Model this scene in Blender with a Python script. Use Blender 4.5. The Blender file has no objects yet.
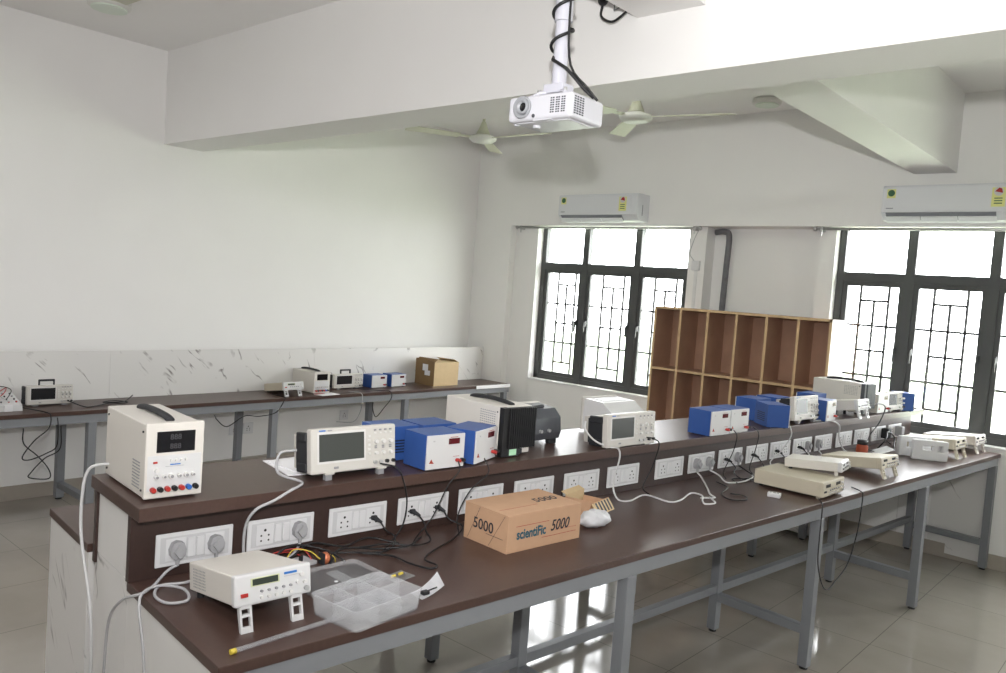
import bpy, bmesh, math, random
FS, FE, FT = 125, 350, 20
TN = 17.                # added fill tubes of the near bay (W each)
WS = 19.0
from mathutils import Vector, Matrix, Euler
random.seed(7)
PI = math.pi
C = bpy.context.scene.collection
PHI = -0.1028                       # the island bench stands slightly askew in the room
ZL, ZU, ZF = 0.76, 0.974, 0.668     # worktop, raised shelf and wall bench heights

def BW(x, y, z=0.0):                # island-bench coordinates -> room coordinates
    c, s = math.cos(PHI), math.sin(PHI)
    return Vector((x*c - y*s, x*s + y*c, z))

# ------------------------------------------------------------------ materials
M = {}
def mat(name, col, rough=.5, metal=0., spec=.5, noise=0., nscale=40., bump=0., bscale=200., trans=0., alpha=1., emit=None, estr=0., coat=0., ior=1.45):
    m = bpy.data.materials.new(name); m.use_nodes = True
    nt = m.node_tree; b = nt.nodes['Principled BSDF']
    b.inputs['Base Color'].default_value = (*col, 1)
    b.inputs['Roughness'].default_value = rough
    b.inputs['Metallic'].default_value = metal
    b.inputs['Specular IOR Level'].default_value = spec
    b.inputs['IOR'].default_value = ior
    b.inputs['Transmission Weight'].default_value = trans
    b.inputs['Alpha'].default_value = alpha
    b.inputs['Coat Weight'].default_value = coat
    if emit:
        b.inputs['Emission Color'].default_value = (*emit, 1); b.inputs['Emission Strength'].default_value = estr
    tc = nt.nodes.new('ShaderNodeTexCoord')
    n = nt.nodes.new('ShaderNodeTexNoise'); n.inputs['Scale'].default_value = nscale; n.inputs['Detail'].default_value = 4
    nt.links.new(tc.outputs['Object'], n.inputs['Vector'])
    mx = nt.nodes.new('ShaderNodeMix'); mx.data_type = 'RGBA'
    a = noise
    mx.inputs['A'].default_value = (*[max(0, c*(1-a)) for c in col], 1)
    mx.inputs['B'].default_value = (*[min(1, c*(1+a)) for c in col], 1)
    nt.links.new(n.outputs['Fac'], mx.inputs['Factor']); nt.links.new(mx.outputs['Result'], b.inputs['Base Color'])
    if bump:
        n2 = nt.nodes.new('ShaderNodeTexNoise'); n2.inputs['Scale'].default_value = bscale
        nt.links.new(tc.outputs['Object'], n2.inputs['Vector'])
        bp = nt.nodes.new('ShaderNodeBump'); bp.inputs['Strength'].default_value = bump; bp.inputs['Distance'].default_value = .002
        nt.links.new(n2.outputs['Fac'], bp.inputs['Height']); nt.links.new(bp.outputs['Normal'], b.inputs['Normal'])
    M[name] = m; return m

mat('wall_paint', (.86, .85, .835), .75, noise=.02, nscale=3, bump=.15, bscale=60)
mat('ceiling_paint', (.88, .87, .855), .8, noise=.02, nscale=3)
mat('laminate', (.070, .040, .032), .33, noise=.22, nscale=90, bump=.08, bscale=400)
mat('laminate_dark', (.045, .026, .022), .4, noise=.2, nscale=60)
mat('steel_grey', (.225, .235, .25), .38, noise=.05, nscale=20)
mat('white_trim', (.76, .76, .76), .4)
mat('instrument_white', (.66, .63, .58), .45, noise=.02)
mat('instrument_cream', (.56, .51, .40), .5, noise=.03)
mat('instrument_front', (.62, .62, .62), .35)
mat('scope_case', (.52, .50, .46), .45, noise=.02)
mat('scope_front', (.56, .54, .50), .42)
mat('key_grey', (.27, .27, .28), .5)
mat('key_light', (.66, .65, .63), .45)
mat('screen', (.055, .06, .055), .25)
mat('screen_far', (.015, .015, .017), .25)
mat('lcd', (.035, .045, .035), .3)
mat('lcd_rim', (.55, .58, .35), .4)
mat('display_black', (.008, .008, .010), .15)
mat('digit', (.07, .07, .075), .4)
mat('display_red', (.10, .008, .012), .2)
mat('black', (.012, .012, .013), .45)
mat('rubber', (.02, .021, .024), .6)
mat('dark_grey', (.075, .08, .09), .4, noise=.1)
mat('heat_sink', (.018, .018, .019), .45, metal=.3)
mat('blue_paint', (.032, .088, .30), .42, noise=.04)
mat('blue_ink', (.03, .16, .50), .5)
mat('red', (.42, .03, .025), .4)
mat('post_blue', (.03, .13, .45), .4)
mat('orange', (.45, .09, .04), .5, noise=.15)
mat('copper', (.55, .18, .09), .4, metal=.3, noise=.3, nscale=300)
mat('yellow', (.65, .50, .06), .5)
mat('green_label', (.45, .75, .50), .5)
mat('plate_white', (.72, .72, .73), .3)
mat('plate_line', (.45, .45, .46), .4)
mat('plate_inset', (.60, .60, .61), .4)
mat('hole', (.02, .02, .02), .7)
mat('plug_grey', (.36, .36, .37), .5)
mat('cord_grey', (.42, .42, .43), .5)
mat('cord_white', (.62, .62, .62), .5)
mat('cord_black', (.012, .012, .013), .45)
mat('card', (.50, .31, .19), .8, noise=.08, nscale=25)
mat('card_light', (.56, .42, .24), .8, noise=.08, nscale=25)
mat('card_dark', (.24, .15, .07), .8, noise=.1, nscale=25)
mat('ink', (.02, .02, .03), .6)
mat('ink_teal', (.012, .09, .13), .6)
mat('ink_red', (.35, .06, .04), .6)
mat('foam', (.72, .72, .73), .8, noise=.02, nscale=200, bump=.2)
mat('paper', (.82, .82, .84), .7)
mat('poly_bag', (.70, .71, .73), .3, noise=.05, nscale=30, alpha=.85)
mat('clear_plastic', (.72, .73, .75), .25, alpha=.26, noise=.02)
mat('clear_lid', (.72, .74, .76), .2, alpha=.17)
mat('clear_tube', (.6, .62, .65), .2, alpha=.22)
mat('clear_bag', (.7, .7, .7), .15, alpha=.25)
mat('window_metal', (.075, .078, .078), .45)
mat('grille_iron', (.05, .05, .052), .5)
mat('steel_rod', (.50, .50, .50), .3, metal=.6)
mat('ply_face', (.42, .25, .17), .5, noise=.18, nscale=8)
mat('ply_edge', (.60, .42, .24), .5, noise=.12, nscale=20)
mat('ac_white', (.70, .71, .74), .3)
mat('ac_grey', (.30, .31, .34), .4)
mat('sticker_yellow', (.75, .74, .30), .5)
mat('sticker_green', (.05, .14, .07), .5)
mat('projector_white', (.62, .62, .66), .35)
mat('lens_glass', (.01, .01, .012), .05)
mat('lens_ring', (.33, .34, .36), .35)
mat('pole_white', (.56, .56, .62), .4)
mat('fan_cream', (.62, .62, .50), .45)
mat('fan_white', (.72, .72, .68), .4)
mat('insulation', (.17, .17, .18), .7, noise=.3, nscale=30, bump=.5, bscale=30)
mat('lawn', (.40, .46, .33), .9, noise=.2, nscale=.5)
mat('tube_glass', (.7, .78, .68), .4)

def marble():
    m = bpy.data.materials.new('marble_laminate'); m.use_nodes = True; nt = m.node_tree; b = nt.nodes['Principled BSDF']
    b.inputs['Roughness'].default_value = .3
    g = nt.nodes.new('ShaderNodeNewGeometry')
    sp = nt.nodes.new('ShaderNodeSeparateXYZ'); nt.links.new(g.outputs['Position'], sp.inputs[0])
    ad = nt.nodes.new('ShaderNodeMath'); ad.operation = 'ADD'; nt.links.new(sp.outputs['X'], ad.inputs[0]); nt.links.new(sp.outputs['Y'], ad.inputs[1])
    cb = nt.nodes.new('ShaderNodeCombineXYZ'); nt.links.new(ad.outputs[0], cb.inputs[0]); nt.links.new(sp.outputs['Z'], cb.inputs[1])
    m1 = nt.nodes.new('ShaderNodeMapping'); m1.inputs['Rotation'].default_value = (0, 0, .85); nt.links.new(cb.outputs[0], m1.inputs['Vector'])
    mp = nt.nodes.new('ShaderNodeMapping'); mp.inputs['Scale'].default_value = (1.1, 4.5, 1); nt.links.new(m1.outputs['Vector'], mp.inputs['Vector'])
    n = nt.nodes.new('ShaderNodeTexNoise'); n.inputs['Scale'].default_value = 1.5; n.inputs['Detail'].default_value = 3; n.inputs['Distortion'].default_value = .5
    nt.links.new(mp.outputs['Vector'], n.inputs['Vector'])
    s = nt.nodes.new('ShaderNodeMath'); s.operation = 'SUBTRACT'; s.inputs[1].default_value = .5; nt.links.new(n.outputs['Fac'], s.inputs[0])
    a = nt.nodes.new('ShaderNodeMath'); a.operation = 'ABSOLUTE'; nt.links.new(s.outputs[0], a.inputs[0])
    r = nt.nodes.new('ShaderNodeMapRange'); r.inputs['From Min'].default_value = 0.0; r.inputs['From Max'].default_value = .016; r.inputs['To Min'].default_value = 1; r.inputs['To Max'].default_value = 0
    nt.links.new(a.outputs[0], r.inputs['Value'])
    n2 = nt.nodes.new('ShaderNodeTexNoise'); n2.inputs['Scale'].default_value = 6.0; n2.inputs['Detail'].default_value = 2; nt.links.new(g.outputs['Position'], n2.inputs['Vector'])
    r2 = nt.nodes.new('ShaderNodeMapRange'); r2.inputs['From Min'].default_value = .53; r2.inputs['From Max'].default_value = .62; nt.links.new(n2.outputs['Fac'], r2.inputs['Value'])
    mu = nt.nodes.new('ShaderNodeMath'); mu.operation = 'MULTIPLY'; nt.links.new(r.outputs[0], mu.inputs[0]); nt.links.new(r2.outputs[0], mu.inputs[1])
    mx = nt.nodes.new('ShaderNodeMix'); mx.data_type = 'RGBA'; mx.inputs['A'].default_value = (.74, .73, .71, 1); mx.inputs['B'].default_value = (.22, .20, .19, 1)
    nt.links.new(mu.outputs[0], mx.inputs['Factor']); nt.links.new(mx.outputs['Result'], b.inputs['Base Color'])
    M['marble'] = m
marble()

def tiles(name, col, grout, size, rough, off=(0, 0)):
    m = bpy.data.materials.new(name); m.use_nodes = True; nt = m.node_tree; b = nt.nodes['Principled BSDF']
    b.inputs['Roughness'].default_value = rough; b.inputs['Specular IOR Level'].default_value = .5
    g = nt.nodes.new('ShaderNodeNewGeometry')
    mp = nt.nodes.new('ShaderNodeMapping'); mp.inputs['Location'].default_value = (off[0], off[1], 0); nt.links.new(g.outputs['Position'], mp.inputs['Vector'])
    br = nt.nodes.new('ShaderNodeTexBrick'); br.offset = 0; br.squash = 1
    br.inputs['Scale'].default_value = 1; br.inputs['Mortar Size'].default_value = .0018; br.inputs['Mortar Smooth'].default_value = .1
    br.inputs['Brick Width'].default_value = size; br.inputs['Row Height'].default_value = size
    br.inputs['Color1'].default_value = (*col, 1); br.inputs['Color2'].default_value = (*[c*.96 for c in col], 1); br.inputs['Mortar'].default_value = (*grout, 1)
    nt.links.new(mp.outputs['Vector'], br.inputs['Vector'])
    n = nt.nodes.new('ShaderNodeTexNoise'); n.inputs['Scale'].default_value = 2.5; n.inputs['Detail'].default_value = 6; nt.links.new(g.outputs['Position'], n.inputs['Vector'])
    mx = nt.nodes.new('ShaderNodeMix'); mx.data_type = 'RGBA'; mx.blend_type = 'MULTIPLY'; mx.inputs['Factor'].default_value = .35
    nt.links.new(br.outputs['Color'], mx.inputs['A']); nt.links.new(n.outputs['Color'], mx.inputs['B'])
    bw = nt.nodes.new('ShaderNodeMapRange'); bw.inputs['From Min'].default_value = .3; bw.inputs['From Max'].default_value = .7; bw.inputs['To Min'].default_value = .82; bw.inputs['To Max'].default_value = 1.0
    nt.links.new(n.outputs['Fac'], bw.inputs['Value']); nt.links.new(bw.outputs[0], mx.inputs['B'])
    mx.inputs['Factor'].default_value = 1
    nt.links.new(mx.outputs['Result'], b.inputs['Base Color'])
    M[name] = m
tiles('floor_tiles', (.40, .365, .32), (.20, .18, .16), .515, .09, (.075, .0))
def glass():
    m = bpy.data.materials.new('pane_glass'); m.use_nodes = True; nt = m.node_tree; nt.nodes.clear()
    o = nt.nodes.new('ShaderNodeOutputMaterial'); t = nt.nodes.new('ShaderNodeBsdfTransparent'); t.inputs[0].default_value = (.97, .98, .98, 1)
    gl = nt.nodes.new('ShaderNodeBsdfGlossy'); gl.inputs['Roughness'].default_value = .02
    mx = nt.nodes.new('ShaderNodeMixShader'); mx.inputs[0].default_value = .05
    nt.links.new(t.outputs[0], mx.inputs[1]); nt.links.new(gl.outputs[0], mx.inputs[2]); nt.links.new(mx.outputs[0], o.inputs[0]); M['pane'] = m
glass()

# ------------------------------------------------------------------ mesh helpers
class MB:
    def __init__(s): s.bm = bmesh.new(); s.mats = []
    def mi(s, m):
        if m not in s.mats: s.mats.append(m)
        return s.mats.index(m)
    def _fin(s, verts, m, T=None):
        if T is not None: bmesh.ops.transform(s.bm, matrix=T, verts=verts)
        k = s.mi(m)
        for f in {f for v in verts for f in v.link_faces}: f.material_index = k
    def box(s, x0, x1, y0, y1, z0, z1, m, bev=0., T=None, seg=2):
        r = bmesh.ops.create_cube(s.bm, size=1)['verts']
        for v in r: v.co = Vector(((x0+x1)/2 + v.co.x*(x1-x0), (y0+y1)/2 + v.co.y*(y1-y0), (z0+z1)/2 + v.co.z*(z1-z0)))
        k = s.mi(m)
        for f in {f for v in r for f in v.link_faces}: f.material_index = k
        vs = r
        if bev > 0:
            es = list({e for v in r for e in v.link_edges})
            o = bmesh.ops.bevel(s.bm, geom=es, offset=bev, segments=seg, affect='EDGES', profile=.5)
            vs = list({v for f in o['faces'] for v in f.verts} | {v for v in r if v.is_valid})
            for f in o['faces']: f.material_index = k
        if T is not None: bmesh.ops.transform(s.bm, matrix=T, verts=vs)
        return s
    def cyl(s, p, axis, r, h, m, seg=16, r2=None, T=None):
        """cylinder starting at p and running h along axis"""
        v = bmesh.ops.create_cone(s.bm, cap_ends=True, segments=seg, radius1=r, radius2=r if r2 is None else r2, depth=h)['verts']
        a = Vector(axis).normalized()
        R = Vector((0, 0, 1)).rotation_difference(a).to_matrix().to_4x4()
        MT = Matrix.Translation(Vector(p) + a*h/2) @ R
        if T is not None: MT = T @ MT
        s._fin(v, m, MT); return s
    def prism(s, pts, axis, a0, a1, m, T=None):
        """polygon pts extruded along axis; for 'y' pts are (x,z), for 'x' (y,z), for 'z' (x,y)"""
        def P(p, a): return {'x': (a, p[0], p[1]), 'y': (p[0], a, p[1]), 'z': (p[0], p[1], a)}[axis]
        A = [s.bm.verts.new(P(p, a0)) for p in pts]; B = [s.bm.verts.new(P(p, a1)) for p in pts]
        fs = [s.bm.faces.new(A), s.bm.faces.new(B[::-1])]
        n = len(pts)
        for i in range(n): fs.append(s.bm.faces.new((A[i], B[i], B[(i+1) % n], A[(i+1) % n])))
        bmesh.ops.recalc_face_normals(s.bm, faces=fs)
        s._fin(A+B, m, T); return s
    def sphere(s, p, r, m, sc=(1, 1, 1), T=None, u=14, v=9):
        vs = bmesh.ops.create_uvsphere(s.bm, u_segments=u, v_segments=v, radius=r)['verts']
        MT = Matrix.Translation(Vector(p)) @ Matrix.Diagonal((*sc, 1))
        if T is not None: MT = T @ MT
        s._fin(vs, m, MT); return s
    def tube(s, pts, r, m, seg=8, sub=6, smooth=True):
        P = [Vector(p) for p in pts]
        if smooth and len(P) > 2:
            Q = []
            E_ = [P[0]*2-P[1]] + P + [P[-1]*2-P[-2]]
            for i in range(1, len(E_)-2):
                p0, p1, p2, p3 = E_[i-1:i+3]
                for k in range(sub):
                    t = k/sub
                    Q.append(.5*((2*p1)+(-p0+p2)*t+(2*p0-5*p1+4*p2-p3)*t*t+(-p0+3*p1-3*p2+p3)*t**3))
            Q.append(P[-1]); P = Q
        rings = []; up = None
        for i, p in enumerate(P):
            d = (P[min(i+1, len(P)-1)] - P[max(i-1, 0)])
            if d.length < 1e-7: d = Vector((0, 0, 1))
            d.normalize()
            if up is None: up = d.orthogonal().normalized()
            up = (up - d*up.dot(d))
            if up.length < 1e-5: up = d.orthogonal()
            up.normalize(); sd = d.cross(up)
            rings.append([s.bm.verts.new(p + (up*math.cos(2*PI*k/seg) + sd*math.sin(2*PI*k/seg))*r) for k in range(seg)])
        k_ = s.mi(m)
        for a, b in zip(rings, rings[1:]):
            for k in range(seg):
                f = s.bm.faces.new((a[k], a[(k+1) % seg], b[(k+1) % seg], b[k])); f.material_index = k_; f.smooth = True
        for rr in (rings[0][::-1], rings[-1]):
            f = s.bm.faces.new(rr); f.material_index = k_
        return s
    def lathe(s, prof, p, axis, m, seg=24, T=None):
        """prof: list of (radius, distance along axis)"""
        a = Vector(axis).normalized(); u = a.orthogonal().normalized(); w = a.cross(u); p = Vector(p); k_ = s.mi(m); rings = []; allv = []
        for r, h in prof:
            ring = [s.bm.verts.new(p + a*h + (u*math.cos(2*PI*k/seg)+w*math.sin(2*PI*k/seg))*max(r, 1e-4)) for k in range(seg)]
            rings.append(ring); allv += ring
        fs = []
        for A, B in zip(rings, rings[1:]):
            for k in range(seg): fs.append(s.bm.faces.new((A[k], A[(k+1) % seg], B[(k+1) % seg], B[k])))
        fs.append(s.bm.faces.new(rings[0][::-1])); fs.append(s.bm.faces.new(rings[-1]))
        bmesh.ops.recalc_face_normals(s.bm, faces=fs)
        for f in fs: f.material_index = k_; f.smooth = True
        if T is not None: bmesh.ops.transform(s.bm, matrix=T, verts=allv)
        return s
    def text(s, body, size, m, T, ext=.0004, align='CENTER', shear=0., bold=0.):
        cu = bpy.data.curves.new('t', 'FONT'); cu.body = body; cu.size = size; cu.extrude = ext; cu.align_x = align; cu.align_y = 'CENTER'; cu.shear = shear; cu.offset = bold
        cu.resolution_u = 3
        o = bpy.data.objects.new('t', cu); C.objects.link(o)
        dg = bpy.context.evaluated_depsgraph_get(); me = bpy.data.meshes.new_from_object(o.evaluated_get(dg))
        me.transform(T)
        n0 = len(s.bm.faces); s.bm.from_mesh(me); s.bm.faces.ensure_lookup_table(); k = s.mi(m)
        for f in s.bm.faces[n0:]: f.material_index = k
        bpy.data.objects.remove(o); bpy.data.curves.remove(cu); bpy.data.meshes.remove(me)
        return s
    def build(s, name, parent=None, smooth=False, T=None):
        if T is not None: bmesh.ops.transform(s.bm, matrix=T, verts=s.bm.verts)
        me = bpy.data.meshes.new(name); s.bm.to_mesh(me); s.bm.free()
        for m in s.mats: me.materials.append(M[m])
        if smooth:
            for f in me.polygons: f.use_smooth = True
        o = bpy.data.objects.new(name, me); C.objects.link(o)
        if parent: o.parent = parent
        return o
def tag(o, label=None, cat=None, group=None, kind=None):
    if label: o['label'] = label
    if cat: o['category'] = cat
    if group: o['group'] = group
    if kind: o['kind'] = kind
    return o
def thing(name, label, cat, loc=(0, 0, 0), rz=0., group=None):
    o = bpy.data.objects.new(name, None); o.empty_display_size = .05; C.objects.link(o)
    o.location = loc; o.rotation_euler = (0, 0, rz)
    return tag(o, label, cat, group)
def struct(name, mb, smooth=False):
    o = mb.build(name, smooth=smooth); o['kind'] = 'structure'; return o
def copy_tree(o, parent=None):
    c = o.copy(); C.objects.link(c); c.parent = parent
    for ch in list(o.children): copy_tree(ch, c)
    return c
def TY(x=0, y=0, z=0): return Matrix.Translation((x, y, z))
# text plane facing +X: glyph x -> +Y, glyph y -> +Z
FX = Matrix(((0, 0, 1, 0), (1, 0, 0, 0), (0, 1, 0, 0), (0, 0, 0, 1)))
# text plane facing -Y: glyph x -> +X, glyph y -> +Z
FNY = Matrix(((1, 0, 0, 0), (0, 0, -1, 0), (0, 1, 0, 0), (0, 0, 0, 1)))

# ------------------------------------------------------------------ the room
XW, YC, ZC, ZB = -5.728, 5.987, 3.096, 2.444
YP = 6.07; YR = 6.22; YO = 6.34; XR = 3.6; YB = -3.6
b = MB(); b.box(XW-.3, XR+.3, YB-.3, YO, -.12, 0, 'floor_tiles'); struct('floor', b)
b = MB(); b.box(XW-.3, XR+.3, YB-.3, YO, ZC, ZC+.15, 'ceiling_paint')
struct('ceiling', b)
b = MB(); b.box(XW-.25, XR, 2.699, 2.993, ZB, ZC, 'wall_paint'); struct('trim_1', b)                # main cross beam
b = MB(); b.box(-1.624, -1.364, 2.993, YC, 2.576, ZC, 'wall_paint'); struct('trim_2', b)            # short beam to the windows
b = MB(); b.box(-1.789, -1.50, YB, 2.699, 2.683, ZC, 'wall_paint'); struct('trim_3', b)            # same beam on this side
b = MB(); b.box(XW-.25, XW, 2.95, YO, 0, ZC, 'wall_paint'); b.box(XW-.25, XW+.02, YB-.3, 2.993, 0, ZC, 'wall_paint'); struct('wall_left', b)
SILL1, SILL2, HEAD = .745, .79, 2.22
b = MB()
b.box(XW-.05, XR+.3, YC, YO, HEAD, ZC, 'wall_paint')
b.box(XW-.05, -5.245, YC, YO, 0, HEAD, 'wall_paint')
b.box(-5.25, -4.965, YP, YO, 0, HEAD, 'wall_paint')
b.box(-4.97, -3.33, YP, YO, 0, SILL1, 'wall_paint')
b.box(-3.33, -3.18, YP, YO, 0, HEAD, 'wall_paint')
b.box(-3.185, -2.25, YR, YO, 0, HEAD, 'wall_paint')
b.box(-2.255, -2.135, YP, YO, 0, HEAD, 'wall_paint')
b.box(-2.14, -.05, YP, YO, 0, SILL2, 'wall_paint')
b.box(-.055, .45, YP, YO, 0, HEAD, 'wall_paint')
b.box(.445, 2.55, YP, YO, 0, SILL2, 'wall_paint')
b.box(2.545, XR+.3, YP, YO, 0, HEAD, 'wall_paint')
struct('wall_windows', b)
b = MB()   # right wall with a row window, behind and beside the camera
b.box(XR, XR+.25, YB-.3, YO, 0, ZC, 'wall_paint')
struct('wall_right', b)
b = MB(); b.box(XW-.25, XR+.25, YB-.25, YB, 0, ZC, 'wall_paint'); struct('wall_rear', b)
mat('skirting', (.40, .36, .31), .3, noise=.05)
b = MB(); b.box(XW, XW+.03, YB, YC, 0, .095, 'skirting'); struct('baseboard_left', b)
b = MB(); b.box(XW+.03, -5.245, YC-.012, YC, 0, .095, 'skirting'); b.box(-5.245, -3.18, YP-.012, YP, 0, .095, 'skirting'); b.box(-3.18, -2.255, YR-.012, YR, 0, .095, 'skirting'); b.box(-2.255, XR, YP-.012, YP, 0, .095, 'skirting')
struct('baseboard_windows', b)

def window(name, x0, x1, mulls, z0, z1, ztr, handles=True):
    yf = 6.15
    w = MB()
    w.box(x0, x1, yf, yf+.05, z0, z0+.05, 'window_metal'); w.box(x0, x1, yf, yf+.05, z1-.04, z1, 'window_metal')
    w.box(x0, x0+.05, yf, yf+.05, z0, z1, 'window_metal'); w.box(x1-.05, x1, yf, yf+.05, z0, z1, 'window_metal')
    w.box(x0, x1, yf-.002, yf+.052, ztr-.03, ztr+.035, 'window_metal')
    for mx in mulls: w.box(mx-.032, mx+.032, yf-.005, yf+.055, z0, z1, 'window_metal')
    root = w.build(name); root['kind'] = 'structure'
    xs = [x0+.02] + list(mulls) + [x1-.02]
    for i, (a, c) in enumerate(zip(xs, xs[1:])):
        a2, c2 = a+.03, c-.03
        s_ = MB()
        for (p, q, r, t) in ((a2, a2+.035, z0+.05, ztr-.03), (c2-.035, c2, z0+.05, ztr-.03), (a2, c2, z0+.05, z0+.085), (a2, c2, ztr-.065, ztr-.03)):
            dy = 0 if q-p < .04 else .0012
            s_.box(p, q, yf+.008+dy, yf+.042-dy, r, t, 'window_metal')
        s_.build('sash', root)
        g = MB(); g.box(a2+.03, c2-.03, yf+.024, yf+.028, z0+.08, ztr-.06, 'pane'); g.box(a, c, yf+.024, yf+.028, ztr+.03, z1-.03, 'pane')
        g.build('pane', root)
        gr = MB(); yg = yf+.085; t = .0085
        L, R_, B_, T_ = a+.02, c-.02, z0, ztr
        X = lambda f: L+(R_-L)*f
        Z = lambda f: T_-(T_-B_)*f
        for f in (.27, .71): gr.box(X(f)-t, X(f)+t, yg-t, yg+t, B_, T_, 'grille_iron')
        gr.box(X(.49)-t, X(.49)+t, yg-t, yg+t, Z(.84), Z(.155), 'grille_iron')
        for f in (.325, .665): gr.box(L-.03, R_+.03, yg-t, yg+t, Z(f)-t, Z(f)+t, 'grille_iron')
        for f in (.155, .495, .84): gr.box(X(.27), X(.71), yg-t, yg+t, Z(f)-t, Z(f)+t, 'grille_iron')
        gr.build('grille', root)
        if handles and i < len(xs)-2:
            for sx in (-1, 1):
                h = MB(); hx = c+sx*.052; hz = z0+(ztr-z0)*.52
                h.box(hx-.009, hx+.009, yf-.02, yf+.01, hz-.02, hz+.03, 'window_metal', .003)
                h.box(hx-.007-.0*sx, hx+.007, yf-.035, yf-.02, hz-.075, hz+.02, 'window_metal', .003)
                h.build('handle', root)
    return root
window('window_1', -4.965, -3.33, (-4.44, -3.875), SILL1, HEAD+.03, 1.845)
window('window_2', -2.135, -.055, (-1.63, -1.11, -.59), SILL2, HEAD+.03, 1.868)
window('window_3', .45, 2.545, (.97, 1.49, 2.02), SILL2, HEAD+.03, 1.868)
b = MB(); b.box(-4.965, -3.33, YP-.008, 6.15, SILL1-.012, SILL1+.004, 'white_trim'); struct('trim_4', b)
b = MB(); b.box(-2.135, -.055, YP-.008, 6.15, SILL2-.012, SILL2+.004, 'white_trim'); struct('trim_5', b)

# curtain rods
def rod(x0, x1, label):
    t = thing('curtain_rod', label, 'curtain rod', (x0, 6.02, 2.205), 0, 'curtain rods above the windows')
    MB().cyl((0, 0, 0), (1, 0, 0), .011, x1-x0, 'steel_rod', 12).build('rod', t, True)
    for f in (.05, x1-x0-.05):
        MB().box(f-.012, f+.012, -.01, .05, -.02, .016, 'steel_rod', .002).cyl((f, 0, -.05), (0, 0, 1), .006, .03, 'steel_rod', 8).build('bracket', t)
    for f in (0, x1-x0): MB().sphere((f, 0, 0), .018, 'steel_rod', u=10, v=6).build('finial', t, True)
rod(-5.2, -3.22, 'thin metal curtain rod above the left window')
rod(-2.28, -.2, 'thin metal curtain rod above the right window')

# ------------------------------------------------------------------ benches
def leg_tube(x, y, z0, z1, w=.045): 
    return MB().box(x-w/2, x+w/2, y-w/2, y+w/2, z0+.012, z1, 'steel_grey', .003).cyl((x, y, z0), (0, 0, 1), w*.42, .014, 'black', 12)
Y0, YE = .714, 5.925
LEGY = (.80, 2.11, 3.45, 4.69, 5.87)
def island_bench(label, xf, xm, ye, flip, panelx):
    """xf front edge, xm riser side edge (bench coords)"""
    s = 1 if xf > xm else -1
    root = thing('laboratory_bench', label, 'bench', BW(xf, Y0), PHI)
    def bx(mb_x0, mb_x1): return (min(mb_x0, mb_x1)-xf, max(mb_x0, mb_x1)-xf)
    a, c = bx(xf, xm)
    MB().box(a, c, 0, ye-Y0, ZL-.026, ZL, 'laminate', .002).build('worktop', root)
    a, c = bx(xf-s*.004, xf-s*.044)
    MB().box(a, c, .03, ye-Y0-.03, ZL-.075, ZL-.026, 'steel_grey', .002).build('front_rail', root)
    a, c = bx(xm+s*.06, xm+s*.10)
    MB().box(a, c, .03, ye-Y0-.03, ZL-.075, ZL-.026, 'steel_grey', .002).build('back_rail', root)
    xl_, xb_ = xf-s*.023, xm+s*.085
    for y in LEGY:
        if y > ye+.5: continue
        yy = min(y, ye-.05)-Y0
        for X in (xl_, xb_):
            leg_tube(X-xf, yy, 0, ZL-.026 if X == xb_ else ZL-.075).build('leg', root)
        a, c = bx(xl_-s*.022, xb_+s*.022)
        MB().box(a, c, yy-.018, yy+.018, .155, .195, 'steel_grey', .002).build('stretcher', root)
        MB().box(a, c, yy-.018, yy+.018, ZL-.066, ZL-.027, 'steel_grey', .002).build('cross_rail', root)
    a, c = bx(xb_-.018, xb_+.018)
    MB().box(a, c, .06, ye-Y0-.06, .195, .233, 'steel_grey', .002).build('long_rail', root)
    a, c = bx(xf-s*.006, panelx)
    MB().box(a, c, .004, .022, .01, ZL-.026, 'marble', .001).build('end_panel', root)
    a, c = bx(xf-s*.05, panelx)
    MB().box(a, c, ye-Y0-.024, ye-Y0-.004, .03, ZL-.08, 'marble', .001).build('end_panel', root)
    return root
XF, XRS, XUB, XBB = -1.568, -2.126, -2.43, -2.914
island_bench('long island bench with dark brown top and grey steel legs, facing the camera side', XF, XRS-.02, YE, False, XRS-.02)
island_bench('rear half of the island bench, brown top behind the raised shelf', XBB, XUB-.06, 5.42, True, XUB-.06)
# raised shelf with sockets
rs = thing('raised_shelf', 'dark brown raised instrument shelf with a row of white sockets along the island bench', 'shelf', BW(XRS, Y0, ZL), PHI)
def rx(x): return x-XRS
hU = ZU-ZL
MB().box(rx(XUB-.03), rx(-2.0587), -.006, 5.2, hU-.036, hU, 'laminate', .002).build('shelf_top', rs)
MB().box(rx(XRS-.018), 0, 0, 5.18, 0.001, hU-.036, 'laminate_dark').build('front_board', rs)
MB().box(rx(XUB), rx(XUB+.018), 0, 5.18, 0.001, hU-.036, 'laminate_dark').build('rear_board', rs)
MB().box(rx(XUB+.018), rx(XRS-.018), .004, .022, 0.001, hU-.036, 'marble').box(rx(XUB-.001), rx(XUB+.020), -.003, .02, -.03, hU-.036, 'laminate_dark').box(rx(XRS-.022), rx(XRS+.0005), -.003, .02, 0.001, hU-.036, 'laminate_dark').build('end_panel', rs)
MB().box(rx(XUB+.018), rx(XRS-.018), 5.16, 5.178, 0.001, hU-.036, 'marble').build('end_panel', rs)
MB().box(rx(XUB), rx(XRS-.02), .004, .020, -(ZL-.01), -.001, 'marble').build('end_panel', rs)
MB().box(rx(XUB-.10), rx(XRS-.022), 5.166, 5.182, -(ZL-.03), -.001, 'marble').build('end_panel', rs)
for yy in (2.21, 2.90-.06, 4.70-.72, 4.97-.72): pass
plates = [.775, 1.03, 1.295, 1.553, 1.812, 2.082, 2.355, 2.622, 2.955, 3.212, 3.468, 3.724, 3.966, 4.215, 4.47, 4.74, 4.99, 5.24, 5.5]
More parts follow.
